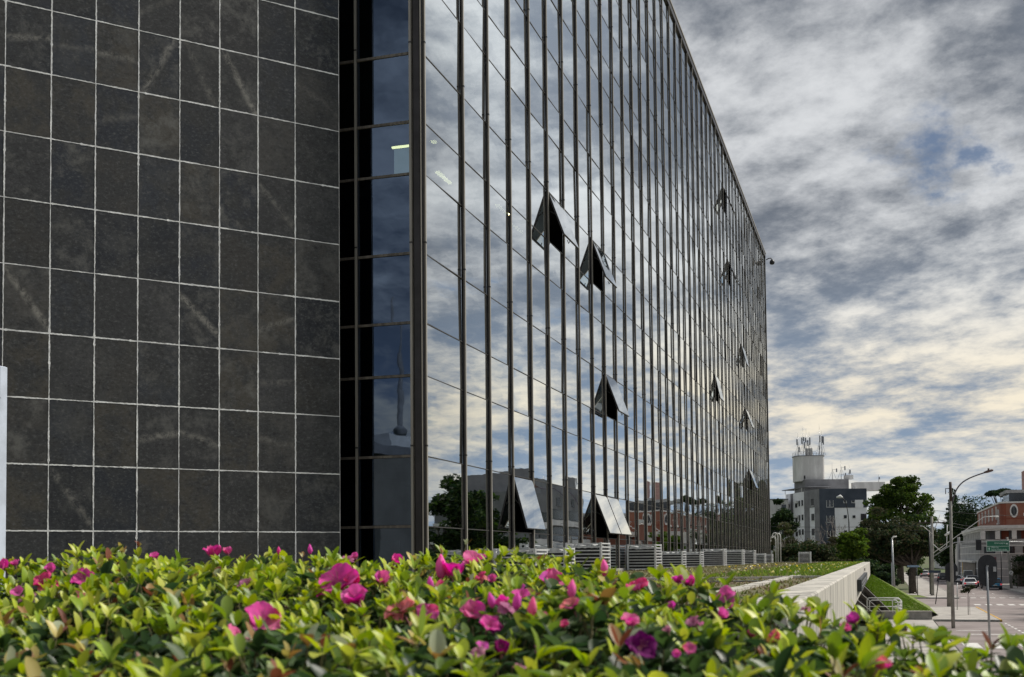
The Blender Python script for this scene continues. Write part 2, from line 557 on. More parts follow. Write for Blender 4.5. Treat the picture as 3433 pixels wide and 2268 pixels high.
strip('lawn_kerb', (-6.4, 20.2, LZ), (-1.06, 22.9, LZ), 0.10, 0.045, 'thin white kerb crossing the lawn in front of the cages')
o = MB().box(-0.35, 0.35, -0.7, 0.7, 0.0, 0.012).build('pit_shade', M_BLACK, loc=(-2.35, 19.9, LZ), rot=(0, 0, -1.1)); tag(o, 'flat black sheet drawn as the shade of a drain grate beside the thin white kerb', 'pit')  # lies flat on the grass; its black is the shade inside a pit
strip('lawn_kerb', (-7.6, 92.6, LZ), (-3.0, 81.0, LZ), 0.16, 0.05, 'low kerb at the far end of the lawn')

# grass blades and small flowers on the terrace (uncountable)
def blades(name, n, sampler, hgt, wid, cols, mtl, lean=0.5, zf=None):
    P = sampler(n)
    a = RNG.uniform(0, 2 * np.pi, n); h = RNG.uniform(*hgt, n); w = RNG.uniform(*wid, n)
    dx, dy = np.cos(a), np.sin(a)
    lx, ly = RNG.normal(0, lean, n) * h, RNG.normal(0, lean, n) * h
    V = np.zeros((n, 3, 3))
    V[:, 0] = P + np.stack([dx * w, dy * w, 0 * w], 1)
    V[:, 1] = P - np.stack([dx * w, dy * w, 0 * w], 1)
    V[:, 2] = P + np.stack([lx, ly, h], 1)
    C = np.array(cols)[RNG.integers(0, len(cols), n)] * RNG.uniform(0.7, 1.3, (n, 1))
    return np_mesh(name, V.reshape(-1, 3), np.arange(n * 3).reshape(-1, 3), np.repeat(C, 3, 0), mtl)

def np_mesh(name, V, Fc, C, mtl, parent=None, smooth=False):
    me = bpy.data.meshes.new(name)
    nv, nf, k = len(V), len(Fc), Fc.shape[1]
    me.vertices.add(nv); me.vertices.foreach_set('co', np.ascontiguousarray(V, dtype=np.float32).ravel())
    me.loops.add(nf * k); me.loops.foreach_set('vertex_index', np.ascontiguousarray(Fc, dtype=np.int32).ravel())
    me.polygons.add(nf)
    me.polygons.foreach_set('loop_start', np.arange(0, nf * k, k, dtype=np.int32))
    me.polygons.foreach_set('loop_total', np.full(nf, k, dtype=np.int32))
    me.polygons.foreach_set('use_smooth', np.full(nf, smooth, dtype=bool))
    me.update(calc_edges=True)
    if C is not None:
        at = me.color_attributes.new('col', 'FLOAT_COLOR', 'POINT')
        at.data.foreach_set('color', np.concatenate([np.asarray(C, dtype=np.float32), np.ones((nv, 1), np.float32)], 1).ravel())
    return link_mesh(name, me, mtl, parent)

def lawn_sampler(n):
    y = 8 + 88 * RNG.random(n) ** 1.6
    x = RNG.uniform(-8.0, -1.05, n)
    return np.stack([x, y, np.full(n, LZ)], 1)
o = blades('lawn_grass', 26000, lawn_sampler, (0.015, 0.055), (0.006, 0.02), [(0.13, 0.15, 0.045), (0.17, 0.16, 0.06), (0.19, 0.15, 0.09), (0.09, 0.12, 0.035), (0.15, 0.11, 0.07)], M_TREE, 0.7)
tag(o, 'short dry olive grass covering the raised lawn', 'grass', kind='stuff')
def fl_sampler(n):
    y = RNG.uniform(26, 74, n); x = -1.2 - RNG.random(n) ** 1.4 * 4.5
    c = RNG.normal(0, 1, n)
    return np.stack([x, y, np.full(n, LZ + 0.05)], 1)
o = blades('lawn_flowers', 170, fl_sampler, (0.02, 0.06), (0.025, 0.05), [(0.75, 0.55, 0.05), (0.7, 0.65, 0.3), (0.75, 0.72, 0.6)], M_PETAL, 0.8)
tag(o, 'tiny yellow and white wild flowers in the lawn', 'flowers', kind='stuff')
def fl2(n):
    y = RNG.uniform(24, 90, n); x = -1.1 - RNG.random(n) ** 2 * 2.6
    return np.stack([x, y, np.full(n, LZ)], 1)
o = blades('lawn_weeds', 9000, fl2, (0.03, 0.11), (0.01, 0.03), [(0.10, 0.19, 0.03), (0.14, 0.22, 0.04), (0.2, 0.24, 0.05)], M_TREE, 0.7)
tag(o, 'taller bright green weeds along the beam', 'weeds', kind='stuff')

# ------------------------------------------------------------------ grassy berm, stair and low wall below the terrace
bm_pts = {'A': on_y(2910, 1918, 100), 'B': Vector((3.4, 88.06, 0.73)), 'C': Vector((0.62, 88.06, 0.73)), 'D': on_y(2897, 1958, 97)}
def berm():
    n = 24; V, C = [], []
    mb = MB()
    for i in range(n + 1):
        for j in range(n + 1):
            s, t = i / n, j / n
            top = bm_pts['D'].lerp(bm_pts['A'], s); bot = bm_pts['C'].lerp(bm_pts['B'], s)
            p = top.lerp(bot, t)
            p.z += 0.10 * math.sin(math.pi * t) * math.sin(math.pi * s) + random.uniform(-.03, .03) * (0 < t < 1)
            mb.v.append(tuple(p))
    for i in range(n):
        for j in range(n):
            a = i * (n + 1) + j
            mb.face((a, a + 1, a + n + 2, a + n + 1), True)
    # far flank down to the pavement
    a, b = bm_pts['A'], bm_pts['B']
    mb.poly([a, b, (4.3, 96, 0.0), (4.3, 112, 0.0)]); mb.poly([a, (4.3, 112, 0.0), (-2, 112, 0.0), (-6, 104, 3.0)])
    mb.poly([bm_pts['D'], bm_pts['A'], (-6, 104, 3.0)])
    o = mb.build('grass_berm', M_BERM)
    return tag(o, kind='structure')
berm()
def berm_sampler(n):
    s, t = RNG.random(n), RNG.random(n)
    g = lambda k: np.array(bm_pts[k])
    top = g('D')[None] * (1 - s[:, None]) + g('A')[None] * s[:, None]
    bot = g('C')[None] * (1 - s[:, None]) + g('B')[None] * s[:, None]
    return top * (1 - t[:, None]) + bot * t[:, None] + np.stack([0 * s, 0 * s, 0.1 * np.sin(np.pi * t) * np.sin(np.pi * s)], 1)
o = blades('berm_grass', 16000, berm_sampler, (0.03, 0.10), (0.012, 0.03), [(0.12, 0.20, 0.025), (0.09, 0.16, 0.02), (0.16, 0.24, 0.04)], M_TREE, 0.6)
tag(o, 'bright green turf on the steep berm', 'turf', kind='stuff')

wl = empty('retaining_wall', (0.4, 87.7, 0), label='low grey concrete retaining wall at the foot of the berm', cat='wall')
MB().box(-3.0, 3.02, 0, 0.3, 0, 0.66).build('wall_body', M_CONC, wl)
MB().box(-3.0, 3.06, -0.03, 0.33, 0.662, 0.73).build('coping', M_BEAM, wl)
# stair flight descending under the beam
st = empty('stair', (0, 0, 0), label='stair with white edged cheek walls between beam and berm', cat='stairs')
M_STONE = mat('stair_stone', (0.10, 0.085, 0.07), 0.8, 0, 0.4, 1.5)
P1, P2 = on_y(2890, 1955, 96), Vector((0.62, 88.1, 0.74))
for k, off in enumerate((0.0, -0.55, -1.15)):
    a, b = P1 + Vector((off, -0.6 * k, -0.28 * k)), P2 + Vector((off * 0.9 - 0.1 * k, -0.6 * k, 0))
    d = (b - a)
    mb = MB().loft([[a + Vector((0, -.07, -0.06)), a + Vector((0, .07, -0.06)), a + Vector((0, .07, 0)), a + Vector((0, -.07, 0))], [b + Vector((0, -.07, -0.06)), b + Vector((0, .07, -0.06)), b + Vector((0, .07, 0)), b + Vector((0, -.07, 0))]])
    fix_normals(mb.build('cheek_capping', M_WHITE, st))
    mb = MB().poly([a + Vector((0, 0, -.05)), b + Vector((0, 0, -.05)), (b.x, b.y, -0.1), (a.x, a.y, -0.1)])
    mb.build('cheek_wall', M_STONE, st)
for i in range(16):
    t = (i + .5) / 16
    c = P1.lerp(P2, t)
    MB().box(c.x - 1.3, c.x - 0.02, c.y - 0.9, c.y - 0.1, c.z - 0.8, c.z - 0.55).build('step', M_STONE, st)

# white pipe railing in front of the stair
def railing(name, x0, x1, y, z0, z1, label, loops=2):
    r = empty(name, (x0, y, z0), label=label, cat='railing')
    rad = 0.035
    for k in range(loops):
        i = 0.16 * k
        mb = MB()
        pts = [(i, 0, 0), (i, 0, z1 - z0 - i - .12), (i + .12, 0, z1 - z0 - i), (x1 - x0 - i - .12, 0, z1 - z0 - i), (x1 - x0 - i, 0, z1 - z0 - i - .12), (x1 - x0 - i, 0, 0)]
        mb.tube(pts, rad, 8)
        mb.build('pipe_loop', M_WHITE, r)
    MB().tube([(0.05, 0, (z1 - z0) * 0.35), (x1 - x0 - .05, 0, (z1 - z0) * 0.35)], rad * .8, 8).build('mid_rail', M_WHITE, r)
    return r
railing('pipe_railing', -0.92, 1.30, 86.6, 0.75, 1.68, 'long white pipe railing beside the stair foot')
railing('pipe_railing', 0.78, 1.38, 86.0, 0.70, 1.62, 'short white pipe railing gate with stacked bars', 1)
for k in range(4):
    o = MB().tube([(0.92, 85.9 - .05 * k, 0.74 + 0.22 * k), (1.40, 85.9 - .05 * k, 0.74 + 0.22 * k)], 0.04, 8).build('white_bar', M_WHITE)
    tag(o, 'white horizontal guard bar, number %s from the ground, by the stair railing' % ('one', 'two', 'three', 'four')[k], 'bar', 'guard bars by the stair')

# ------------------------------------------------------------------ glass office building
MUL = [FY] + [FY + 2.255 + 1.64046 * i for i in range(44)]
ROWS = [LZ, 5.245]
for k in range(6):
    b0 = 5.245 + 3.87 * k
    ROWS += [b0 + 1.33, b0 + 2.86, b0 + 3.87]
ZT = 28.53
bld = empty('glass_office_building', (FX, FY, LZ), label='long mirrored glass office block with close vertical bronze mullions', cat='building')
INV = Matrix.Translation((-FX, -FY, -LZ))
def bpart(name, mb, m, parent=bld):
    o = mb.build(name, m)
    o.parent = parent
    o.matrix_parent_inverse = INV if parent is bld else Matrix.Identity(4)
    return o

# mullion: fin profile with a pale outer face and a slim joint collar on every floor
def mullion_mesh(depth=0.085, wid=0.052):
    mb = MB()
    zs = [0.0]
    mb.box(0.0, depth, -wid / 2, wid / 2, 0, ZT - LZ - 0.35)
    return mb
def mull_parts():
    h = ZT - LZ - 0.32
    fin = MB().box(0.020, 0.050, -0.020, 0.020, 0, h).mesh('mullion')
    gask = MB().box(0.002, 0.020, -0.024, 0.024, 0, h).mesh('gasket'); gask.materials.append(M_ALU_DARK)
    fin.materials.append(M_ALU)
    face = MB().box(0.050, 0.057, -0.023, 0.023, 0, h).mesh('mullion_cap')
    face.materials.append(M_ALU_LIGHT)
    col = MB().box(0.0, 0.061, -0.026, 0.026, 0, 0.03).mesh('joint_sleeve')
    col.materials.append(M_ALU_DARK)
    return fin, face, col, gask
fin_me, face_me, col_me, gask_me = mull_parts()
def add_mullion(x, y, rot, near):
    f = link_mesh('mullion', fin_me, None, bld); f.location = (x - FX, y - FY, 0); f.rotation_euler = (0, 0, rot)
    c = link_mesh('mullion_cap', face_me, None, f)
    link_mesh('gasket', gask_me, None, f)
    if near:
        for k in range(6):
            s = link_mesh('joint_sleeve', col_me, None, f); s.location = (0, 0, 2.55 + 3.87 * k)
for i, y in enumerate(MUL):
    add_mullion(FX, y + (0.05 if i == 0 else 0), 0, i < 30)
NX = [-8.36, -9.50, -10.64, -11.78, -12.92]
for x in NX:
    add_mullion(x, FY, -math.pi / 2, True)
# corner post
bpart('corner_post', MB().box(-8.33, -8.152, FY + 0.01, FY + 0.012 + 0.10, LZ, ZT - 0.3).box(-8.30, -8.18, FY - 0.03, FY + 0.012, LZ, ZT - 0.3), M_ALU_DARK)
bpart('corner_trim', MB().box(-8.346, -8.333, FY - 0.02, FY + 0.05, LZ, ZT - .3).box(-8.165, -8.150, FY - 0.035, FY - 0.002, LZ, ZT - .3), M_ALU_LIGHT)

# transoms, one bar per row, on both faces
for z in ROWS[1:]:
    bpart('transom', MB().box(FX - 0.03, FX + 0.001, FY + 0.12, MUL[-1], z - 0.009, z + 0.009), M_ALU_MID)
    bpart('transom', MB().box(NX[-1], -8.36, FY - 0.012, FY + 0.03, z - 0.024, z + 0.024), M_ALU)
bpart('base_plinth', MB().box(FX - 0.1, FX + 0.06, FY + 0.12, MUL[-1] + .05, LZ - 0.05, LZ + 0.09), M_KERB)
bpart('parapet', MB().box(FX - 0.25, FX + 0.07, FY - 0.05, MUL[-1] + 0.09, ZT - 0.32, ZT - 0.05).box(-13, FX - .26, FY - 0.05, FY + .2, ZT - 0.32, ZT - 0.05), M_ALU_DARK)
bpart('coping', MB().box(FX - 0.35, FX + 0.10, FY - 0.09, MUL[-1] + 0.12, ZT - 0.05, ZT + 0.03).box(-13, FX - .36, FY - 0.09, FY + .3, ZT - 0.05, ZT + 0.03), M_ALU_LIGHT)
bpart('far_corner_post', MB().box(FX - 0.2, FX + 0.05, MUL[-1] + 0.03, MUL[-1] + 0.10, LZ, ZT - .33), M_ALU)

# open top-hung sashes: (bay, row, opening angle)
OPEN = {(3, 1): 15, (5, 7): 20, (8, 7): 20, (9, 4): 20, (8, 1): 21, (9, 1): 21, (28, 16): 22, (29, 13): 21, (35, 4): 20, (33, 10): 14, (25, 7): 12, (34, 7): 19}

def px_of(P):
    X, Y, Z = P[0], P[1], P[2] - ZC
    c, s = math.cos(YAW), math.sin(YAW)
    x, y = X * c + Y * s, -X * s + Y * c
    c, s = math.cos(PITCH), math.sin(PITCH)
    yf, zu = y * c + Z * s, -y * s + Z * c
    c, s = math.cos(ROLL), math.sin(ROLL)
    xr, zr = x * c + zu * s, -x * s + zu * c
    return CX + F_PX * xr / yf, CY - F_PX * zr / yf

# panes: each bay and row its own sheet of glass, very slightly out of true
def pane_geo(u0, u1, z0, z1, fixed, face):
    t1, t2 = random.gauss(0, 0.0050), random.gauss(0, 0.0040)
    hu, hz = (u1 - u0) / 2, (z1 - z0) / 2
    pts = []
    for du, dz in ((-1, -1), (1, -1), (1, 1), (-1, 1)):
        off = t1 * du * hu + t2 * dz * hz
        if face == 'E': pts.append((fixed + off, (u0 + u1) / 2 + du * hu, (z0 + z1) / 2 + dz * hz))
        else: pts.append(((u0 + u1) / 2 + du * hu, fixed + off, (z0 + z1) / 2 + dz * hz))
    return pts
cand = []
for i in range(44):
    for r in range(len(ROWS) - 1):
        if (i, r) in OPEN: continue
        y0, y1 = MUL[i] + 0.03, MUL[i + 1] - 0.03
        if i == 0: y0 += 0.1
        z0, z1 = ROWS[r] + 0.012, ROWS[r + 1] - 0.012
        pts = pane_geo(y0, y1, z0, z1, FX - 0.01, 'E')
        q = [px_of(p) for p in pts]
        q = [(min(max(a, 0), 3433), min(max(b, 0), 2268)) for a, b in q]
        ar = abs(sum(q[k][0] * q[(k + 1) % 4][1] - q[(k + 1) % 4][0] * q[k][1] for k in range(4))) / 2
        cand.append((ar, pts))
for i in range(len(NX) - 1):
    for r in range(len(ROWS) - 1):
        pts = pane_geo(NX[i + 1] + .03, NX[i] - .03, ROWS[r] + .03, ROWS[r + 1] - .03, FY + 0.012, 'S')
        cand.append((9000 if i == 0 and r < 9 else 0.1, pts))
cand.sort(key=lambda c: -c[0])
rest = MB()
for k, (ar, pts) in enumerate(cand):
    if k < 290:
        bpart('pane', MB().poly(pts), M_GLASS)
    else:
        rest.poly(pts)
tag(bpart('pane_field', rest, M_GLASS), kind='stuff')

for (i, r), a in OPEN.items():
    y0, y1 = MUL[i] + 0.045, MUL[i + 1] - 0.045
    z0, z1 = ROWS[r] + 0.035, ROWS[r + 1] - 0.035
    H, Wd = z1 - z0, y1 - y0
    s = MB()
    t = 0.045
    s.box(-0.03, 0.012, 0, t, -H, 0).box(-0.03, 0.012, Wd - t, Wd, -H, 0).box(-0.03, 0.012, t, Wd - t, -t, 0).box(-0.03, 0.012, t, Wd - t, -H, -H + t)
    so = s.build('window_sash', M_ALU_DARK, bld)
    so.location = (0.02, y0 - FY, z1 - LZ)
    so.rotation_euler = (0, -R(a), 0)
    MB().poly([(0.014, 0.012, -H + .012), (0.014, Wd - .012, -H + .012), (0.014, Wd - .012, -.012), (0.014, 0.012, -.012)]).build('pane', M_GLASS_SASH, so)
    MB().tube([(-0.03, Wd / 2, -H + .03), (-0.09, Wd / 2, -H - .02), (-0.09, Wd / 2, -H + .08)], 0.012, 6).build('handle', M_BLACK, so)
    for e in (0.02, Wd - 0.02):
        MB().tube([(-0.02, e, -H * 0.55), (-0.02 - H * 0.5 * math.sin(R(a)), e, -H * 0.30)], 0.010, 6).build('stay', M_BLACK, so)

# dim interior: floors, back wall, a few ceiling lights
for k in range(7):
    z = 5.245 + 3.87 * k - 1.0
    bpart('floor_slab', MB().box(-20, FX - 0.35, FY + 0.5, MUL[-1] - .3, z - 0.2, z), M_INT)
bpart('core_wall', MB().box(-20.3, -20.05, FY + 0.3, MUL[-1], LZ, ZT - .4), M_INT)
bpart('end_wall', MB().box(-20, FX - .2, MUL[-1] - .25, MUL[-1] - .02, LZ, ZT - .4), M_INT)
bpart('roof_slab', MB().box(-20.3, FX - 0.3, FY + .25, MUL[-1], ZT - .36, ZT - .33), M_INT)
M_LIT = mat('lit_tube', (0.9, 0.85, 0.5), 0.5, emit=(1.0, 0.86, 0.42), estr=7.0)
for (px, py, X, L_) in ((1488, 595, -9.6, 0.9), (1684, 702, -9.8, 1.0), (1733, 764, -9.8, 1.0), (1455, 475, -9.4, 0.16)):
    p = on_x(px, py, X)
    bpart('ceiling_light', MB().box(p.x - 0.05, p.x + 0.05, p.y - L_ / 2, p.y + L_ / 2, p.z - 0.016, p.z + 0.016), M_LIT)
p = on_y(1347, 489, FY + 0.9)
bpart('ceiling_light', MB().box(p.x - 0.22, p.x + 0.22, p.y, p.y + 0.06, p.z - 0.016, p.z + 0.016), M_LIT)
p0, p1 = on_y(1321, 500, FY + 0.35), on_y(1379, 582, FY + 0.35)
bpart('roller_blind', MB().box(p0.x, p1.x, FY + 0.35, FY + 0.37, p1.z, p0.z), mat('blind_cloth_glow', (0.75, 0.78, 0.76), 0.9, emit=(0.55, 0.62, 0.6), estr=0.9))  # cloth emits a faint glow of its own so it reads as lit
p0, p1 = on_y(1262, 1812, FY + 0.5), on_y(1338, 1900, FY + 0.5)
bpart('notice_board', MB().box(p0.x, p1.x, FY + 0.5, FY + 0.54, p1.z, p0.z), mat('board_grey', (0.6, 0.6, 0.58), 0.8))

# security camera on the far roof corner
p = Vector((FX + 0.1, MUL[-1] + 0.1, ZT - 0.5))
sc = empty('security_camera', p, label='dome security camera on an arm at the far roof corner', cat='camera')
MB().tube([(0, 0, 0), (0.2, 0, 0.10), (0.38, 0, 0.10), (0.46, 0, -0.05)], 0.04, 8).build('arm', M_BLACK, sc)
MB().lathe((0.46, 0, -0.42), [(0.05, 0), (0.16, 0.04), (0.20, 0.14), (0.19, 0.26), (0.12, 0.37), (0.05, 0.40)], 14).build('dome', M_BLACK, sc)

# ------------------------------------------------------------------ stone tiled tower in front of the glass
def tile_material():
    m, N, L, b = new_mat('slate_tile')
    tc = N.new('ShaderNodeTexCoord'); oi = N.new('ShaderNodeObjectInfo')
    add = N.new('ShaderNodeVectorMath'); add.operation = 'ADD'
    sc_ = N.new('ShaderNodeVectorMath'); sc_.operation = 'SCALE'; sc_.inputs['Scale'].default_value = 37.0
    cmb = N.new('ShaderNodeCombineXYZ')
    for k in range(3): L.new(oi.outputs['Random'], cmb.inputs[k])
    L.new(cmb.outputs[0], sc_.inputs[0]); L.new(tc.outputs['Object'], add.inputs[0]); L.new(sc_.outputs[0], add.inputs[1])
    v = add.outputs[0]
    n1 = nnoise(N, L, 2.2, 9, 0.68, vec=v, dist=0.2)
    n2 = nnoise(N, L, 15, 8, 0.80, vec=v, scl=(1, 1, 1.5))
    n3 = nnoise(N, L, 6.5, 9, 0.78, vec=v, dist=0.4)
    base = nmix(N, L, nrange(N, L, n1, 0.40, 0.62), oi.outputs['Color'], (0.040, 0.042, 0.045))
    spk = nmix(N, L, nrange(N, L, n2, 0.51, 0.68, 0, 0.9), base, (0.105, 0.108, 0.112))
    dk = nmix(N, L, nrange(N, L, n2, 0.48, 0.30, 0, 0.9), spk, (0.005, 0.005, 0.007))
    cl = N.new('ShaderNodeAttribute'); cl.attribute_type = 'OBJECT'; cl.attribute_name = 'cloud'
    n4 = nnoise(N, L, 2.4, 10, 0.74, vec=v, dist=0.15)
    dk = nmix(N, L, nmath(N, L, 'MULTIPLY', nrange(N, L, n4, 0.47, 0.68), cl.outputs['Fac']), dk, (0.135, 0.135, 0.130))
    # mineral vein: a slanted cloudy streak on the tiles that have one
    va = N.new('ShaderNodeAttribute'); va.attribute_type = 'OBJECT'; va.attribute_name = 'vein'
    an = N.new('ShaderNodeAttribute'); an.attribute_type = 'OBJECT'; an.attribute_name = 'vein_angle'
    sp = N.new('ShaderNodeSeparateXYZ'); L.new(tc.outputs['Object'], sp.inputs[0])
    ca, sa = nmath(N, L, 'COSINE', an.outputs['Fac']), nmath(N, L, 'SINE', an.outputs['Fac'])
    d = nmath(N, L, 'SUBTRACT', nmath(N, L, 'MULTIPLY', sp.outputs[0], sa), nmath(N, L, 'MULTIPLY', sp.outputs[2], ca))
    d = nmath(N, L, 'ADD', d, nmath(N, L, 'MULTIPLY', nmath(N, L, 'SUBTRACT', n3, 0.5), 0.10))
    d = nmath(N, L, 'ABSOLUTE', d)
    band = nmath(N, L, 'MULTIPLY', nrange(N, L, d, 0.10, 0.0), nrange(N, L, n3, 0.40, 0.62))
    line = nmath(N, L, 'MULTIPLY', nrange(N, L, d, 0.012, 0.0, 0, 0.6), nrange(N, L, n4, .35, .6))
    vm = nmath(N, L, 'MULTIPLY', nmath(N, L, 'MAXIMUM', band, line), va.outputs['Fac'], True)
    col = nmix(N, L, nmath(N, L, 'MULTIPLY', vm, 0.75), dk, (0.30, 0.29, 0.265))
    L.new(col, b.inputs['Base Color'])
    b.inputs['Specular IOR Level'].default_value = 0.25
    L.new(nrange(N, L, n1, 0.3, 0.7, 0.55, 0.8), b.inputs['Roughness'])
    nbump(N, L, b, n2, 0.35, 0.006)
    return m
M_TILE = tile_material()
M_GROUT = mat('lime_grout', (0.86, 0.87, 0.88), 0.95, 0, 0.3, 5, bump=0.6, bscale=40)
M_GRANITE = mat('dark_granite', (0.02, 0.02, 0.022), 0.6, 0, 0.4, 8)
TE = Vector((-9.51, 19.75, 0)); TD = Vector((0.6555, 0.7552, 0)); TN = Vector((0.7552, -0.6555, 0))
TZ, TH, TW, TLAST = 5.138, 1.0735, 0.7053, 0.877
TROT = math.atan2(TD.y, TD.x)
tower = empty('tiled_stone_tower', TE, TROT, label='tower clad in dark slate tiles with white mortar joints', cat='building')
ZB, ZTOP = 3.6, TZ + TH * 11.6
# body: local x runs back along the wall (negative towards the left of the picture), local y into the wall
def tl(P):
    d = Vector(P) - TE
    return (d.dot(TD), d.dot(-TN))
corners = [tl(TE), tl(TE - TD * 9.2), tl(TE - TD * 9.2 + Vector((-8, 3, 0))), tl((-19.5, 19.78, 0))]
o = MB().loft([[(x, y + 0.02, ZB) for x, y in corners], [(x, y + 0.02, ZTOP) for x, y in corners]]).build('tower_body', M_GRANITE, tower); fix_normals(o)
MB().box(-9.2, 0.0, -0.004, 0.018, ZB, ZTOP).build('mortar_bed', M_GROUT, tower)
VEIN = {(5, 8): (1.0, -1.05), (0, 4): (0.9, -0.95), (4, 4): (1.0, -0.75), (4, 8): (0.45, -1.1), (0, 8): (0.7, 0.2), (2, 8): (0.6, 0.0), (3, 8): (0.8, 1.1), (3, 9): (.25, .6), (1, 1): (0.55, -0.95), (3, 2): (0.7, 0.2), (4, 2): (0.6, -0.3), (6, 6): (0.5, -.8), (6, 4): (0.6, 0.4), (7, 8): (0.3, -.5), (6, 3): (0.35, 0.1), (2, 7): (.3, .3), (6, 2): (.35, -.2), (1, 8): (.3, .1), (5, 4): (.2, .6)}
BROWN = {(2, 8), (0, 7), (3, 1), (4, 1), (5, 4), (6, 4), (5, 2), (0, 1), (2, 2), (5, 3), (6, 5), (1, 7), (0, 3), (4, 6), (3, 7)}
def tile(j, r, x0, x1, z0, z1):
    g_ = 0.0085
    w, h = x1 - x0 - 2 * g_, z1 - z0 - 2 * g_
    def edge(ax, ay, bx, by, n=6):
        out = []
        for i in range(n):
            t = i / n
            k = 0.0 if i == 0 else 0.0035
            out.append((ax + (bx - ax) * t + random.uniform(-k, k), ay + (by - ay) * t + random.uniform(-k, k)))
        return out
    ring = edge(-w / 2, -h / 2, w / 2, -h / 2, 5) + edge(w / 2, -h / 2, w / 2, h / 2, 7) + edge(w / 2, h / 2, -w / 2, h / 2, 5) + edge(-w / 2, h / 2, -w / 2, -h / 2, 7)
    dp = random.uniform(-0.0015, 0.0015)
    mb = MB().loft([[(x, 0.0, z) for x, z in ring], [(x, -0.012 + dp, z) for x, z in ring]])
    o = mb.build('tile', M_TILE, tower)
    o.location = ((x0 + x1) / 2, -0.004, (z0 + z1) / 2)
    fix_normals(o)
    if (j, r + 1) in BROWN:
        c = (0.060, 0.056, 0.049)
    else:
        k = random.uniform(0.8, 1.5)
        c = random.choice([(0.022, 0.026, 0.034), (0.032, 0.033, 0.036), (0.025, 0.028, 0.034), (0.042, 0.041, 0.040), (0.019, 0.023, 0.032)])
        c = tuple(v * k for v in c)
    o.color = (*c, 1)
    vn, va = VEIN.get((j, r + 1), (0.0, 0.5))
    o['cloud'] = float(random.choice((0, 0, .25, .5, .8)) if vn == 0 else vn * .8)
    o['vein'] = float(vn); o['vein_angle'] = float(va)
    return o
for r in range(-1, 11):
    z0, z1 = TZ + TH * r, TZ + TH * (r + 1)
    for j in range(-4, 8):
        x1 = -TLAST - (6 - j) * TW if j < 7 else -0.006
        x0 = -TLAST - (7 - j) * TW if j < 7 else -TLAST
        # row index r is the joint at the tile's foot
        tile(j, r, x0, x1, z0, z1)
# mortar squeezed out of the joints: thin raised, uneven beads on the joint lines
bead = MB()
def bead_line(a, b, hor):
    n = int((Vector(b) - Vector(a)).length / 0.03)
    up, dn = [], []
    w = 0.0075
    base = []
    for i in range(n + 1):
        t = i / n
        w += random.uniform(-.0026, .0026); w = min(max(w, .0055), .0130)
        if random.random() < 0.012: w = 0.02
        p = Vector(a).lerp(Vector(b), t)
        jx = random.uniform(-.003, .003)
        if hor: base.append(((p.x, -0.0185, p.z + w + jx), (p.x, -0.0185, p.z - w + jx)))
        else: base.append(((p.x + w + jx, -0.0188, p.z), (p.x - w + jx, -0.0188, p.z)))
    for i in range(n):
        bead.poly([base[i][0], base[i + 1][0], base[i + 1][1], base[i][1]])
for r in range(-1, 11):
    bead_line((-9.1, 0, TZ + TH * r), (-0.01, 0, TZ + TH * r), True)
for j in range(-3, 8):
    x = -TLAST - (7 - j) * TW
    bead_line((x, 0, ZB + .1), (x, 0, ZTOP - .1), False)
bead.build('mortar_joints', M_GROUT, tower)

# white post with climbing tendrils at the left
p = on_y(4, 1228, 9.0)
wp = empty('white_post', (p.x - 0.02, p.y, 3.1), label='white painted square post with climbing tendrils at the left', cat='post')
MB().box(-0.055, 0.05, -0.05, 0.05, 0, p.z - 3.1, 0.006).build('shaft', mat('post_blue_white', (0.50, 0.56, 0.66), .55, 0, .2, 4), wp)
for k in range(9):
    z = random.uniform(0.9, p.z - 3.3)
    a = Vector((random.uniform(-.05, .0), -0.055, z)); b_ = a + Vector((random.uniform(.02, .10), -0.01, random.uniform(-.12, .12)))
    MB().tube(bez(a, a + Vector((.05, -.02, .06)), b_ + Vector((-.04, 0, .05)), b_, 8), 0.0022, 5).build('tendril', M_BARK, wp)

# ------------------------------------------------------------------ air-conditioner cages along the facade
def make_cage(w, l, h, n, label):
    c = empty('equipment_cage', label=label, cat='cage', group='equipment cages along the glass facade')
    t = 0.028
    for x in (0, w):
        for y in (0, l):
            MB().box(x - t, x + t, y - t, y + t, 0, h).build('corner_post', M_CAGE, c)
    s = 0.030
    for k in range(n):
        z = h - 0.03 - k * (h - 0.09) / (n - 1)
        r = MB()
        r.box(t, w - t, -t - .006, -t + .008, z - s / 2, z + s / 2)
        r.box(t, w - t, l + t - .008, l + t + .006, z - s / 2, z + s / 2)
        r.box(w + t - .008, w + t + .006, t, l - t, z - s / 2, z + s / 2)
        r.box(-t - .006, -t + .008, t, l - t, z - s / 2, z + s / 2)
        r.build('slat', M_CAGE, c)
    u = MB().box(0.035, w - 0.035, 0.03, l - 0.04, 0.04, h * 0.84, 0.02).build('condenser', M_BLACK, c)
    mb = MB()
    n2 = 10
    ring0, ring1 = [], []
    for i in range(n2):
        x = 0.08 + (w - 0.16) * i / (n2 - 1)
        ring0.append((x, 0.025, h * 0.83 + random.uniform(-.02, .015)))
        ring1.append((x, 0.05, h * 0.92 + random.uniform(-.03, .03)))
    for i in range(n2 - 1):
        mb.poly([ring0[i], ring0[i + 1], ring1[i + 1], ring1[i]])
        mb.poly([ring1[i], ring1[i + 1], (ring1[i + 1][0], l * .8, ring1[i + 1][2]), (ring1[i][0], l * .8, ring1[i][2])])
    mb.build('cover_sheet', mat('crumpled_sheet', (0.42, 0.43, 0.43), 0.5, 0.3, 0.4, 5), c)
    return c
M_CAGE = mat('cage_grey', (0.68, 0.69, 0.70), 0.5, 0.2, 0.25, 5)
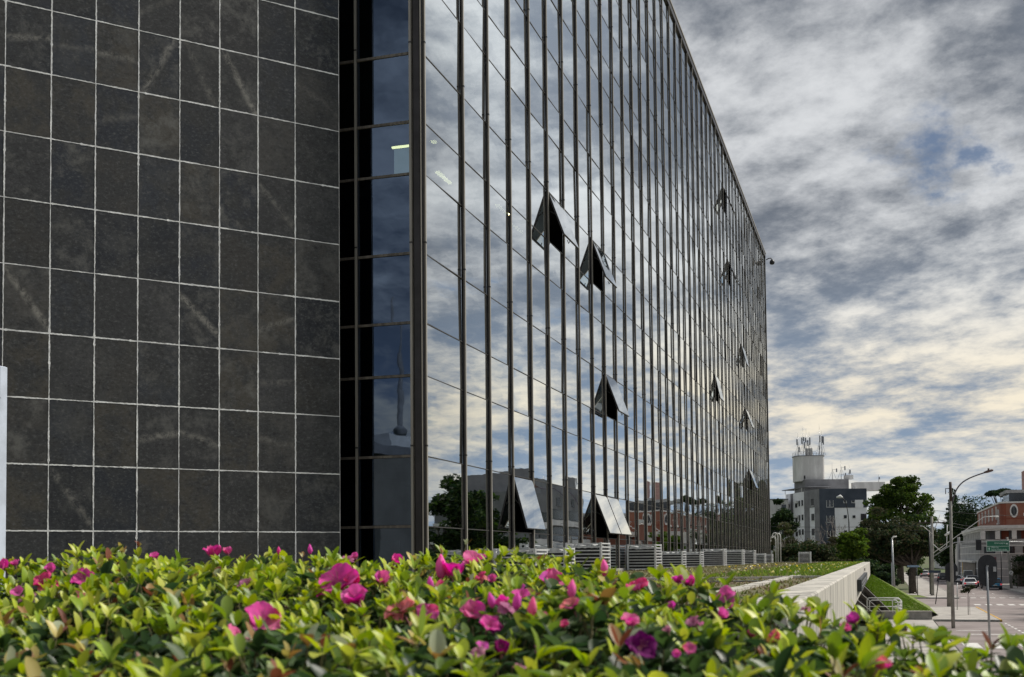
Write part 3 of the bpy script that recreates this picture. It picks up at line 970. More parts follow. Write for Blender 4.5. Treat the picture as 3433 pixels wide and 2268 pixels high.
# (pixel of the front right corner post, top pixel row, width, length, slats, what sets it apart)
CAGES = [(1792.6, 1838, 0.9, 0.9, 8, 'grey slatted cage nearest the corner, half hidden by the hedge'),
         (1893, 1834, 0.9, 0.85, 8, 'grey slatted cage half hidden by the hedge beside the tallest near cage'),
         (2014, 1817, 0.95, 1.0, 9, 'tall grey slatted cage below the pair of open windows'),
         (2196, 1823, 0.92, 1.05, 9, 'large wide grey slatted cage standing alone past the open windows'),
         (2286, 1846, 0.78, 0.85, 7, 'first of two low grey slatted cages past the large one'),
         (2347, 1848, 0.78, 0.85, 7, 'second of two low grey slatted cages past the large one'),
         (2425, 1838, 0.95, 1.0, 9, 'first of three tall grey slatted cages in a row by the facade'),
         (2487.5, 1841, 0.95, 1.0, 9, 'middle of three tall grey slatted cages in a row by the facade'),
         (2527, 1843, 0.9, 1.0, 9, 'last of three tall grey slatted cages in a row by the facade'),
         (2562.7, 1854, 0.8, 0.9, 7, 'second to last low slatted cage at the far facade end'),
         (2587, 1856, 0.8, 0.9, 7, 'last low slatted cage at the far facade end')]
for px, py, w, l, n, lab in CAGES:
    p = on_x(px, py, FX + 0.14 + w)
    h = max(0.6, p.z - LZ)
    c = make_cage(w, l, h, n, lab)
    c.location = (p.x - w, p.y, LZ)
pc = on_y(2678, 1849, 79.0)
c = make_cage(0.72, 0.7, pc.z - LZ, 9, 'small grey slatted cage standing out alone on the far lawn'); c.location = (pc.x, pc.y, LZ)

# gooseneck vent pipes past the far corner
for k, (px, pyt, Y, lab) in enumerate(((2600, 1796, 101, 'slim white gooseneck vent pipe nearest the glass corner'), (2607, 1784, 100, 'white gooseneck vent pipe with a wide curl past the corner'), (2616, 1786, 99, 'grey gooseneck vent pipe farthest from the glass corner'))):
    p = on_y(px, pyt, Y)
    v = empty('vent_pipe', (p.x, p.y, LZ - .1), label=lab, cat='pipe', group='vent pipes past the glass corner')
    h = p.z - LZ
    MB().tube([(0, 0, 0), (0, 0, h - .2)] + [Vector((-0.22 + 0.22 * math.cos(a), 0, h - .2 + .26 * math.sin(a))) for a in [R(15 * i) for i in range(1, 14)]], 0.05, 8).build('riser', M_WHITE, v)
    MB().lathe((0, 0, 0), [(.12, 0), (.12, .03), (.06, .05)], 12).build('base_flange', M_GALV, v)
    MB().tube([(-0.44, 0, h - .28), (-0.44, 0, h - .36)], [0.06, 0.085], 10).build('cowl', M_WHITE, v)

# ------------------------------------------------------------------ trees
def leaf_cloud(centers, radii, n, size, cols, shell=0.55, droop=0.35, flat=1.0):
    """leaf faces scattered through ellipsoid clumps, denser towards their skin"""
    centers = np.array(centers, float); radii = np.array(radii, float)
    vol = radii.prod(1) ** (2 / 3); k = RNG.choice(len(centers), n, p=vol / vol.sum())
    d = RNG.normal(0, 1, (n, 3)); d /= np.linalg.norm(d, axis=1, keepdims=True)
    rr = (shell + (1 - shell) * RNG.random(n)) * RNG.uniform(0.86, 1.12, n)
    P = centers[k] + d * radii[k] * rr[:, None]
    s = RNG.uniform(*size, n)[:, None]
    a = RNG.normal(0, 1, (n, 3)); a[:, 2] *= 0.45; a /= np.linalg.norm(a, axis=1, keepdims=True)
    b = np.cross(a, d + RNG.normal(0, 0.5, (n, 3))); b /= np.linalg.norm(b, axis=1, keepdims=True) + 1e-9
    V = np.zeros((n, 4, 3))
    V[:, 0] = P - a * s; V[:, 1] = P + b * s * 0.55; V[:, 2] = P + a * s - np.array([0, 0, 1]) * s * droop; V[:, 3] = P - b * s * 0.55
    tone = RNG.uniform(0.65, 1.35, (len(centers), 1))[k] * RNG.uniform(0.75, 1.25, (n, 1))
    C = np.array(cols)[RNG.integers(0, len(cols), n)] * tone
    return V.reshape(-1, 3), np.arange(n * 4).reshape(-1, 4), np.repeat(C, 4, 0)

def clumps(cx, cy, cz, rx, ry, rz, n, cr, top=False):
    c, r = [], []
    while len(c) < n:
        d = RNG.normal(0, 1, 3); d /= np.linalg.norm(d)
        if top and d[2] < -0.35: continue
        q = RNG.uniform(0.55, 1.0)
        c.append((cx + d[0] * rx * q, cy + d[1] * ry * q, cz + d[2] * rz * q))
        k = RNG.uniform(*cr)
        r.append((k * 1.25, k * 1.25, k * 0.72))
    return c, r

def tree(name, base, trunk_h, trunk_r, cs, rs, n, size, cols, label, cat='tree', group=None, limbs=10, bark=None, shell=0.55):
    t = empty(name, base, label=label, cat=cat, group=group)
    V, Fc, C = leaf_cloud(cs, rs, n, size, cols, shell)
    np_mesh('crown', V, Fc, C, M_TREE, t)
    mb = MB()
    mb.tube([(0, 0, -0.2), (random.uniform(-.1, .1), random.uniform(-.1, .1), trunk_h * .5), (random.uniform(-.3, .3), 0, trunk_h)], [trunk_r * 1.25, trunk_r, trunk_r * .8], 9)
    idx = RNG.choice(len(cs), min(limbs, len(cs)), replace=False)
    for i in idx:
        e = Vector(cs[i]); s0 = Vector((0, 0, trunk_h * random.uniform(.75, 1.0)))
        m = s0.lerp(e, 0.5) + Vector((0, 0, -0.08 * (e - s0).length))
        mb.tube([s0, m, e], [trunk_r * .5, trunk_r * .28, trunk_r * .08], 6)
    mb.build('trunk', bark or M_BARK, t)
    return t
G_DARK = [(0.018, 0.036, 0.016), (0.026, 0.048, 0.017), (0.014, 0.029, 0.015), (0.036, 0.055, 0.020)]
G_MID = [(0.045, 0.080, 0.018), (0.060, 0.105, 0.020), (0.035, 0.060, 0.016), (0.085, 0.125, 0.022)]
G_OLIVE = [(0.055, 0.058, 0.030), (0.070, 0.068, 0.034), (0.045, 0.050, 0.026), (0.080, 0.075, 0.045)]

# broad flat-layered tree at the end of the street
b0 = on_y(3018, 1900, 200); b0.z = 0
c1, r1 = clumps(0, 0, 11.0, 5.4, 5.0, 6.6, 84, (.7, 1.15), True)
c2, r2 = clumps(0.2, 0, 15.8, 2.9, 2.6, 2.0, 18, (0.6, .95), True)
tree('broad_crown_tree', b0, 7.5, 0.5, c1 + c2, r1 + r2, 17000, (0.14, 0.32), G_MID, 'large round-crowned green tree with tiers of foliage, tallest by the street', limbs=24)

def bush(name, px, py_top, Y, wpx, zb, n, cols, label, dense=30, size=(0.12, 0.26), group=None, th=1.0, shell=0.5, cr=(.32, .52)):
    p = on_y(px, py_top, Y); h = p.z - zb; w = wpx / F_PX * (Y * 1.05)
    c, r = clumps(0, 0, h * 0.54, w * 0.5 * .8, w * 0.5 * .8, h * 0.42, dense, (w * cr[0] * .38, w * cr[1] * .38))
    return tree(name, (p.x, Y, zb), h * .5 * th, max(.06, w * .03), c, r, n, size, cols, label, limbs=8, group=group, shell=shell)

bush('clipped_tree', 2857, 1752, 84, 98, LZ - 0.3, 9000, [(.07, .13, .02), (.10, .16, .025), (.05, .09, .018), (.14, .20, .03)], 'dense column-shaped bright green tree at the end of the beam', 44, (0.05, 0.13))
GT = 'trees beyond the lawn'
sb0 = on_z(3061, 1989, 0.12)
c1, r1 = clumps(-3.0, 0, 6.5, 4.6, 4.0, 2.5, 50, (.65, 1.05))
c2, r2 = clumps(-4.5, 2, 5.0, 3.2, 3.0, 2.6, 26, (.6, 1.0))
c3, r3 = clumps(1.2, 1, 6.4, 2.2, 3.0, 1.7, 18, (.55, .85))
tree('street_tree', sb0, 4.2, .40, c1 + c2 + c3, r1 + r2 + r3, 17000, (0.12, 0.27), G_DARK + G_OLIVE, 'wide dark street tree with thick trunk on the grass corner', limbs=26, group=GT)
bush('leafy_tree', 2945, 1688, 165, 150, 0, 9000, G_OLIVE + G_DARK[:1], 'dull olive tree in front of the white apartment corner', 34, (0.12, 0.28), GT)
bush('leafy_tree', 3062, 1718, 168, 120, 0, 7000, G_MID + G_DARK, 'mid green tree with a sunlit top beneath the tall round tree', 30, (0.12, 0.26), GT)
bush('scrub_tree', 2740, 1800, 118, 150, 1.0, 9000, G_OLIVE + G_DARK, 'brownish scrubby tree below the grey apartment wall', 36, (0.08, 0.2), GT)
bush('scrub_tree', 2655, 1806, 112, 130, 1.0, 8000, G_DARK + G_OLIVE[:2], 'dark scrubby tree behind the lone cage', 34, (0.08, 0.2), GT)
bush('scrub_tree', 2795, 1776, 124, 110, 1.0, 7000, G_OLIVE, 'olive twiggy tree beside the column-shaped tree', 26, (0.08, 0.2), GT)
bush('leafy_tree', 2635, 1738, 150, 110, 0.5, 6000, G_MID[:1] + G_OLIVE, 'low olive green tree next to the glass building end', 26, (0.1, 0.24), GT)
bush('dark_tree', 2612, 1650, 230, 110, 0, 6000, G_DARK, 'dark far tree against the sky beside the glass building', 26, (0.18, 0.4), GT)
bush('dark_tree', 2890, 1850, 100, 110, 1.0, 6000, G_DARK, 'very dark shrub behind the end of the beam', 30, (0.08, 0.18), GT)
bush('dark_tree', 2960, 1880, 122, 100, 0.5, 7000, G_DARK, 'very dark shrub below the slim lamp post', 30, (0.08, 0.2), GT)
pt = on_y(3118, 1800, 172)
c1, r1 = clumps(-.6, 0, 7.0, 2.6, 3.0, 2.4, 30, (.6, .95))
tree('dark_tree', (4.2, 172, .1), 4.6, .22, c1, r1, 7000, (.13, .3), G_DARK, 'dark tree behind the leaning concrete poles', limbs=12, group=GT)
bush('leafy_tree', 3178, 1760, 335, 110, 0, 5500, G_DARK + G_MID[:1], 'dark green roadside tree behind the mast arm', 26, (0.18, 0.4), GT)
bush('dark_tree', 3255, 1745, 300, 130, 0, 6000, G_DARK + G_OLIVE[:1], 'dark tree on the rise left of the brick building', 28, (0.2, 0.5), GT)
bush('dark_tree', 3300, 1668, 290, 120, 0, 7000, G_DARK, 'tall blackish tree immediately left of the umbrella pine', 34, (0.2, 0.45), GT)
bush('leafy_tree', 3232, 1690, 310, 60, 0, 3500, G_MID, 'yellowish green tree behind the conifer', 16, (0.2, 0.4), GT)

# conifer: stacked drooping branches
pc = on_y(3195, 1634, 300)
h = pc.z
cs, rs = [], []
for k in range(70):
    z = h * (0.12 + 0.86 * k / 69)
    rad = 3.0 * (1 - (k / 69) ** 1.6) + 0.45
    a = k * 2.4
    cs.append((math.cos(a) * rad * .7, math.sin(a) * rad * .7, z)); rs.append((rad * .42, rad * .42, 0.38))
tree('conifer', (pc.x, pc.y, 0), h * .9, 0.28, cs, rs, 9000, (0.15, 0.34), G_DARK, 'dark pointed conifer standing behind the lamp pole', limbs=0)
# umbrella pine
pa = on_y(3362, 1630, 270)
h = pa.z
up = empty('umbrella_pine', (pa.x, pa.y, 0), label='flat-topped umbrella pine behind the brick building', cat='tree')
cs, rs = [], []
for k in range(30):
    a, q = random.uniform(0, 6.28), math.sqrt(random.random()) * 3.1
    cs.append((math.cos(a) * q, math.sin(a) * q, h - 0.9 - 0.16 * q * q * .5)); rs.append((0.85, 0.85, 0.5))
V, Fc, C = leaf_cloud(cs, rs, 7000, (0.18, 0.36), G_DARK, 0.4)
np_mesh('crown', V, Fc, C, M_TREE, up)
mb = MB().tube([(0, 0, 0), (0, 0, h * .86)], [0.35, 0.22], 8)
for c_ in cs[::2]:
    mb.tube([(0, 0, h * .70), (c_[0] * .55, c_[1] * .55, h * .76), c_], [0.12, 0.09, 0.04], 5)
mb.build('trunk', M_BARK, up)

# bare twiggy trees in front of the apartment block
def bare_tree(px, py_top, Y, zb, label):
    p = on_y(px, py_top, Y); H = p.z - zb
    t = empty('bare_tree', (p.x, Y, zb), label=label, cat='tree', group='leafless trees')
    mb = MB()
    def grow(a, d, L, r, lv):
        b_ = a + d * L
        mb.tube([a, a.lerp(b_, .5) + Vector((random.uniform(-.06, .06), 0, random.uniform(0, .06))) * L, b_], [r, r * .85, r * .6], 5 if lv < 2 else 4, cap=False)
        if lv >= 4: return
        for k in range(3 if lv < 2 else 3):
            nd = (d + Vector((random.uniform(-.8, .8), random.uniform(-.8, .8), random.uniform(-.15, .5)))).normalized()
            grow(b_, nd, L * random.uniform(.5, .72), r * .55, lv + 1)
    grow(Vector((0, 0, 0)), Vector((0, 0, 1)), H * .38, H * .018, 0)
    mb.build('trunk', M_TWIG, t)
bare_tree(2800, 1725, 140, 0.5, 'leafless pale twiggy tree before the white apartment wall')
bare_tree(2672, 1775, 135, 0.5, 'leafless twiggy shrub below the apartment windows')
bare_tree(2775, 1778, 136, 0.5, 'leafless shrub beside the blue grey apartment wall')

# ------------------------------------------------------------------ apartment block with water tower and antennas
CAMR = YAW
corner = on_y(2747, 1638, 250)
HT = corner.z
M_AWHITE = mat('render_white', (0.80, 0.81, 0.83), 0.85, 0, 0.10, 0.35)
M_AGREY = mat('render_grey', (0.21, 0.21, 0.22), 0.85, 0, 0.25, 0.4)
M_ABLUE = mat('render_slate_blue', (0.055, 0.068, 0.092), 0.85, 0, 0.2, 0.4)
M_ATANK = mat('render_stained', (0.66, 0.65, 0.64), 0.9, 0, 0.3, 0.5, scl=(1, 1, .25))
ap = empty('apartment_block', (corner.x, corner.y, 0), CAMR, label='white grey and slate blue apartment block with a round water tower', cat='building')
W_, L_ = 9.7, 19.0
sk = math.atan2(2.6, 19.0)
def side(y, x=0.0):   # a point on the left flank, y metres back from the corner
    return (-y * math.tan(sk) - x, y)
def prism_z(name, pts, z0, z1, m, parent):
    o = MB().loft([[(x, y, z0) for x, y in pts], [(x, y, z1) for x, y in pts]]).build(name, m, parent)
    return fix_normals(o)
prism_z('wall', [(0.02, 0), (W_, 0), (W_ - 2.6, L_), side(L_, -.02)], 0, HT - 0.1, M_AWHITE, ap)
# coloured bands stand a little proud of the white walls
prism_z('slate_panel', [(-0.06, -0.06), (3.05, -0.06), (3.05, 0.0), (0.0, 0.0)], 0, HT, M_ABLUE, ap)
MB().box(3.06, W_ + 0.04, -0.06, 0.0, HT - 3.95, HT).build('slate_panel', M_ABLUE, ap)
MB().box(7.3, 9.0, -0.09, -0.062, HT - 4.0, HT - 2.35).build('white_patch', M_AWHITE, ap)
def flank(name, y0, y1, z0, z1, m, out=0.06, parent=None):
    a, b = side(y0, out), side(y1, out); c, d = side(y1, -.01), side(y0, -.01)
    return prism_z(name, [a, b, c, d], z0, z1, m, parent or ap)
flank('grey_band', 0.05, 2.6, 0, HT, M_AGREY)
flank('grey_band', 5.4, 8.2, 0, HT, M_AGREY)
flank('grey_band', 14.6, 15.9, 0, HT - .2, M_AGREY)
flank('cornice', 2.6, 5.39, HT - 3.7, HT, M_AGREY, 0.05)
FLH = 3.05
def win_f(x0, x1, z0, z1, split=False):      # on the front
    f = MB().box(x0 - .08, x1 + .08, -0.12, -0.03, z0 - .10, z0 - .02).box(x0 - .06, x0, -0.11, -0.03, z0, z1).box(x1, x1 + .06, -0.11, -0.03, z0, z1)
    if split: f.box((x0 + x1) / 2 - .04, (x0 + x1) / 2 + .04, -0.115, -0.03, z0, z1)
    w = f.build('window', M_WHITE, ap)
    MB().box(x0, x1, -0.09, -0.03, z0, z1).build('pane', M_DARKGLASS, w)
for k in range(4):
    z = HT - 3.75 - k * FLH * 1.03
    win_f(1.4, 2.75, z, z + 1.35, True)
for k in range(1, 4):
    z = HT - 3.6 - k * FLH * 1.03
    win_f(4.9, 5.5, z + .6, z + 1.25); win_f(6.7, 7.3, z + .65, z + 1.2)
    win_f(8.4, 9.6 - .05, z + .15, z + 1.5)
win_f(4.95, 5.5, HT - 2.9, HT - 2.5); win_f(6.6, 7.2, HT - 2.9, HT - 2.5)
def win_s(y0, y1, z0, z1):
    a, b = side(y0, .12), side(y1, .12); c, d = side(y1, -.02), side(y0, -.02)
    w = prism_z('window', [a, b, c, d], z0 - .1, z0 - .02, M_WHITE, ap)
    a, b = side(y0, .07), side(y1, .07)
    prism_z('pane', [a, b, c, d], z0, z1, M_DARKGLASS, w)
for k in range(5):
    z = HT - 3.6 - k * FLH * 1.02
    win_s(3.0, 4.4, z + .3, z + 1.7)
    win_s(8.9, 9.7, z + .55, z + 1.75); win_s(10.6, 11.3, z + .5, z + 1.7); win_s(12.2, 13.3, z + .3, z + 1.65)
    win_s(16.6, 17.2, z + .5, z + 1.2)
    ac = on_y(0, 0, 1)
    q = side(11.9, .35)
    MB().box(q[0] - .25, q[0] + .25, q[1] - .4, q[1] + .4, z + 1.2, z + 1.75, .04).build('air_conditioner', M_WHITE, ap)
# roof terrace cover, roof house and tank
pts = [side(6, 0.0), side(L_ + .5, .6), (4, L_ + .5), (4, 6)]
prism_z('terrace_roof', pts, HT + 0.75, HT + 0.9, M_AGREY, ap)
for y in (9, 13, 18.6):
    q = side(y, .2); MB().box(q[0] - .05, q[0] + .05, q[1] - .05, q[1] + .05, HT - .1, HT + .75).build('terrace_post', M_WHITE, ap)
prism_z('roof_house', [(-1.0, 8.0), (8.4, 8.0), (8.4, 14), (-1.8, 14)], HT - .1, HT + 2.5, M_AGREY, ap)
prism_z('roof_wall', [(9.2, 6.0), (15.5, 6.0), (15.5, 9.0), (9.2, 9)], HT - .1, HT + 1.7, M_ATANK, ap)
# water tower: round-cornered tank
tw = []
for k in range(28):
    a = 2 * math.pi * k / 28
    ex = 0.42
    cx_, cy_ = math.copysign(abs(math.cos(a)) ** ex, math.cos(a)), math.copysign(abs(math.sin(a)) ** ex, math.sin(a))
    tw.append((0.75 + 3.1 * cx_, 11.6 + 2.6 * cy_))
TT = HT + 7.6
o = MB().loft([[(x, y, HT + 2.2) for x, y in tw], [(x, y, TT) for x, y in tw]]).build('water_tower', M_ATANK, ap)
MB().loft([[(0.75 + (x - .75) * 1.03, 11.6 + (y - 11.6) * 1.03, TT + .002) for x, y in tw], [(0.75 + (x - .75) * 1.03, 11.6 + (y - 11.6) * 1.03, TT + 0.16) for x, y in tw]]).build('tank_rim', M_AGREY, o)
MB().box(-0.9, -0.6, 8.9, 9.05, HT + 2.7, HT + 3.4).build('tank_hatch', M_BLACK, o)
MB().box(9.6 - 1.8, 9.6, 8.6, 9.6, HT + 2.5, HT + 3.4).build('roof_box', M_ATANK, ap)
MB().box(0.15, 1.55, 10.8, 12, TT + .15, TT + 1.9, .1).build('equipment_box', M_ATANK, ap)
railz = MB()
for k in range(28):
    x, y = tw[k]; railz.tube([(x, y, TT + .1), (x, y, TT + .95)], 0.025, 4)
    x2, y2 = tw[(k + 1) % 28]; railz.tube([(x, y, TT + .95), (x2, y2, TT + .95)], 0.025, 4)
railz.build('tank_railing', M_GALV, ap)
def antenna(x, y, z0, h, panels, parent=None, braced=True):
    r = MB().tube([(x, y, z0), (x, y, z0 + h)], [0.07, 0.035], 6)
    r.tube([(x, y, z0 + h), (x, y, z0 + h * 1.22)], 0.02, 5)
    if braced:
        r.tube([(x + .9, y, z0), (x, y, z0 + h * .75)], 0.03, 5); r.tube([(x - .7, y + .5, z0), (x, y, z0 + h * .6)], 0.03, 5)
    m = r.build('antenna_mast', M_GALV, ap)
    for dx, zz, hh in panels:
        MB().box(x + dx - .12, x + dx + .12, y - .25, y - .08, z0 + zz, z0 + zz + hh, .03).tube([(x, y, z0 + zz + hh * .7), (x + dx, y - .1, z0 + zz + hh * .7)], 0.03, 5).build('antenna_panel', M_APAN, m)
M_APAN = mat('antenna_grey', (0.24, 0.25, 0.28), 0.6, 0.1)
antenna(-1.7, 10.4, TT + .1, 4.2, [(-.25, 2.4, 1.3), (.2, .8, 1.2)])
antenna(-0.7, 10.0, TT + .1, 5.2, [(-.3, 2.6, 1.4), (.28, 1.6, 1.4), (.1, 3.2, .9)])
antenna(0.15, 10.6, TT + .1, 4.9, [(.3, 2.2, 1.3), (-.2, 3.0, 1.0)])
antenna(0.7, 10.2, TT + .1, 4.4, [(.1, 2.4, 1.6)])
antenna(2.85, 10.0, TT + .1, 5.6, [(.05, 3.0, 1.4), (.8, 2.4, 1.8), (-.1, 1.2, 1.0)])
antenna(3.4, 10.4, TT + .1, 4.6, [(.1, 2.8, 1.5)])
antenna(9.3 - 5.2 + 1.2, 9.4, HT + 2.5, 3.0, [(.9, 1.6, .8)])
antenna(7.6 + 1.0 - 1.4, 9.4, HT + 2.5, 3.6, [(.8, 2.0, .9), (.9, .4, 1.0)])
antenna(8.9, 9.2, HT + 2.5, 2.6, [(.15, 1.2, .9)])
antenna(14.5, 7, HT + 1.7, 1.4, [(.1, .6, .5)], braced=False)

# pale house between the apartment block and the glass building
ph = on_y(2627, 1675, 262)
hs = empty('pale_house', (ph.x, ph.y, 0), CAMR, label='pale flat-roofed house peeping out beside the glass building', cat='building')
MB().box(-4, 0.9, 0, 9, 0, ph.z).build('wall', M_ATANK, hs); MB().box(-4.1, 1.0, -.1, 9.1, ph.z + .002, ph.z + .25).build('roof', M_AGREY, hs)
for k in range(3):
    w = MB().box(-0.5, 0.5, -.06, .02, ph.z - 2.3 - k * 2.9, ph.z - 1.0 - k * 2.9).build('window', M_DARKGLASS, hs)

# curved street lamp in front of the apartments
pl_ = on_y(2846, 1752, 170)
sl = empty('street_lamp', (pl_.x, 170, 0), CAMR, label='curved dark street lamp with round white head before the apartments', cat='street lamp')
t0, t1 = on_y(2846, 1752, 170), on_y(2822, 1668, 170)
dx = (t1.x - t0.x)
MB().tube([(0, 0, 0), (0, 0, t0.z)] + bez((0, 0, t0.z), (-.1, 0, t0.z + 2.2), (dx * .5, 0, t1.z - .3), (dx, 0, t1.z), 8)[1:], [0.10, 0.08] + [0.06] * 8, 8).build('pole', M_BLACK, sl)
MB().tube([(dx + .1, 0, t1.z + .02), (dx - .25, 0, t1.z + .18), (dx - .75, 0, t1.z + .05)], [0.1, 0.26, 0.12], 10).build('lamp_head', M_WHITE, sl)

# ------------------------------------------------------------------ brick building on the right side of the street
M_BRICK = None
def brick_material():
    m, N, L, b = new_mat('red_brick')
    tc = N.new('ShaderNodeTexCoord')
    t = N.new('ShaderNodeTexBrick'); L.new(tc.outputs['Object'], t.inputs['Vector'])
    t.inputs['Color1'].default_value = (0.26, 0.075, 0.042, 1); t.inputs['Color2'].default_value = (0.19, 0.05, 0.03, 1); t.inputs['Mortar'].default_value = (0.27, 0.12, 0.08, 1)
    t.inputs['Scale'].default_value = 4.0; t.inputs['Mortar Size'].default_value = 0.02
    n1 = nnoise(N, L, 0.8, 5, 0.6)
    L.new(nmix(N, L, nrange(N, L, n1, .35, .7, 0, .5), t.outputs[0], (0.20, 0.055, 0.035)), b.inputs['Base Color'])
    b.inputs['Roughness'].default_value = 0.9
    return m
M_BRICK = brick_material()
M_STUCCO = mat('white_stucco', (0.68, 0.67, 0.65), 0.85, 0, 0.2, 0.6)
M_GREYW = mat('grey_render', (0.36, 0.36, 0.365), 0.9, 0, 0.25, 0.5)
M_BROWN = mat('brown_gate', (0.17, 0.145, 0.125), 0.7, 0, 0.2, 1)
def oval(parent, c, rx, rz, normal, m_ring, m_in, name='oval_window'):
    n = 28
    def P(k, s, d):
        a = 2 * math.pi * k / n
        if normal == 'S': return (c[0] + rx * s * math.cos(a), c[1] - d, c[2] + rz * s * math.sin(a))
        return (c[0] - d, c[1] + rx * s * math.cos(a), c[2] + rz * s * math.sin(a))
    mb = MB()
    mb.loft([[P(k, 1.0, 0) for k in range(n)], [P(k, 1.0, .14) for k in range(n)], [P(k, .70, .14) for k in range(n)], [P(k, .70, .03) for k in range(n)]], cap=False)
    w = mb.build(name, m_ring, parent); fix_normals(w)
    mb = MB(); mb.poly([P(k, .71, .045) for k in range(n)]); mb.build('pane', m_in, w)
    MB().box(-.03, .03, -.02, .02, -rz * .68, rz * .68).build('glazing_bar', M_AGREY, w, loc=(c[0] - (0 if normal == 'S' else .06), c[1] - (.06 if normal == 'S' else 0), c[2]))
YB = 205.0
rb = empty('brick_building', (18.8, YB, 0), label='red brick corner building with white trim and oval windows', cat='building')
ztop, zmid, zpod = 13.0, 9.45, 7.2
BX, BL = 9.0, 46.0
# upper brick volume with a curved parapet corner
cv = [(0.0, BL), (0.0, 0.9)] + [(0.9 - 0.9 * math.cos(R(a)), 0.9 - 0.9 * math.sin(R(a))) for a in (18, 36, 54, 72, 90)] + [(BX, 0), (BX, BL)]
prism_z('brick_storey', cv, zmid, ztop, M_BRICK, rb)
prism_z('parapet', [(x - .12 if x < 1 else x, y - .12 if y < 1 else y) for x, y in cv], ztop + .002, ztop + .26, M_STUCCO, rb)
prism_z('brick_band', [(x - .05 if x < 1 else x, y - .05 if y < 1 else y) for x, y in cv], zmid + 1.0, zmid + 1.16, M_BRICK, rb)
oval(rb, (2.05, 0.0, 11.75), 0.62, 1.10, 'S', M_STUCCO, M_DARKGLASS)
oval(rb, (5.2, 0.0, 11.75), 0.62, 1.10, 'S', M_STUCCO, M_DARKGLASS)
for y in (6, 13, 20, 27, 34, 41): oval(rb, (0.0, y, 11.6), 0.75, 1.15, 'W', M_STUCCO, M_DARKGLASS)
# arched window on the flank near the corner
mb = MB()
for i in range(9):
    a = R(180 - 22.5 * i)
    mb.box(-0.16, 0.0, 2.6 + .6 * math.cos(a) - .13, 2.6 + .6 * math.cos(a) + .13, 11.4 + .6 * math.sin(a) - .13, 11.4 + .6 * math.sin(a) + .13)
mb.box(-.16, 0, 1.88, 2.12, 9.9, 11.4).box(-.16, 0, 3.08, 3.32, 9.9, 11.4).box(-.3, 0, 1.7, 3.5, 9.66, 9.88)
aw = mb.build('arched_window', M_STUCCO, rb); MB().box(-.05, .0, 2.1, 3.1, 9.9, 11.8).build('pane', M_DARKGLASS, aw)
# glazed roof storey set back behind the parapet
prism_z('roof_storey', [(1.6, 2.4), (BX, 2.4), (BX, 12), (1.6, 12)], ztop + .27, ztop + 1.75, M_DARKGLASS, rb)
prism_z('roof_slab', [(1.1, 1.9), (BX, 1.9), (BX, 12.4), (1.1, 12.4)], ztop + 1.752, ztop + 2.25, M_GREYW, rb)
MB().box(4.3, 6.2, 6, 9, ztop + 2.25, ztop + 5.6).build('stair_head', mat('pink_render', (0.42, 0.25, 0.22), .9), rb)
# white colonnaded storey
prism_z('white_cornice', [(-3.1, -.5), (BX, -.5), (BX, BL), (-3.1, BL)], zmid - .55, zmid - .002, M_STUCCO, rb)
prism_z('white_frieze', [(-2.9, -.3), (BX, -.3), (BX, BL), (-2.9, BL)], zmid - .85, zmid - .552, M_STUCCO, rb)
for x in (-2.7, -0.5, 2.0, 4.6, 7.2):
    MB().box(x - .35, x + .35, -.25, .45, zpod, zmid - .852).build('column', M_STUCCO, rb)
for y in range(4, 46, 4):
    MB().box(-2.85, -2.25, y - .4, y + .4, zpod, zmid - .852).build('column', M_STUCCO, rb)
prism_z('recessed_wall', [(-1.6, 1.4), (BX, 1.4), (BX, BL), (-1.6, BL)], zpod, zmid - .86, M_AGREY, rb)
MB().box(0.2, 1.3, 1.2, 1.39, zpod, zmid - .9).build('brick_pier', M_BRICK, rb); MB().box(3.2, 4.0, 1.2, 1.39, zpod, zmid - .9).build('brick_pier', M_BRICK, rb)
# plain lower storeys down to the street with a garage gate in the flank
prism_z('lower_storey', [(-3.2, 0), (BX, 0), (BX, BL + 14), (-3.2, BL + 14)], 0, zpod - .002, M_GREYW, rb)
for k in range(5):
    z = 1.1 + 1.25 * k
    MB().box(-3.26, BX, -0.05, -.002, z, z + .10).build('string_course', M_STUCCO, rb)
    MB().box(-3.26, -3.202, 0, BL + 14, z, z + .12).build('string_course', M_STUCCO, rb)
MB().box(-3.36, -3.30, 9, 40, 0.35, 3.3).build('garage_gate', M_BROWN, rb)
MB().box(-3.36, -3.30, 40.4, 42, 0.35, 3.3).build('gate_post', M_YELLOW, rb)
for y in (52, 56): MB().box(-3.7, -3.28, y, y + 1.5, 0, 7.0).build('pilaster', M_STUCCO, rb)
MB().box(-3.9, -3.27, 8.6, 44, 3.4, 3.75).build('gate_canopy', M_STUCCO, rb)
MB().box(-2.2, -0.8, -.12, -.052, 3.2, 4.3).build('wall_sign', mat('maroon', (0.16, 0.04, 0.06), .7), rb)
for x in (-2.6, 0.3, 3.2): 
    w = MB().box(x, x + 1.7, -.10, -.052, 4.9, 6.0).build('window', M_DARKGLASS, rb)
    MB().box(x - .1, x + 1.8, -.14, -.102, 4.78, 4.9).build('sill', M_STUCCO, w)

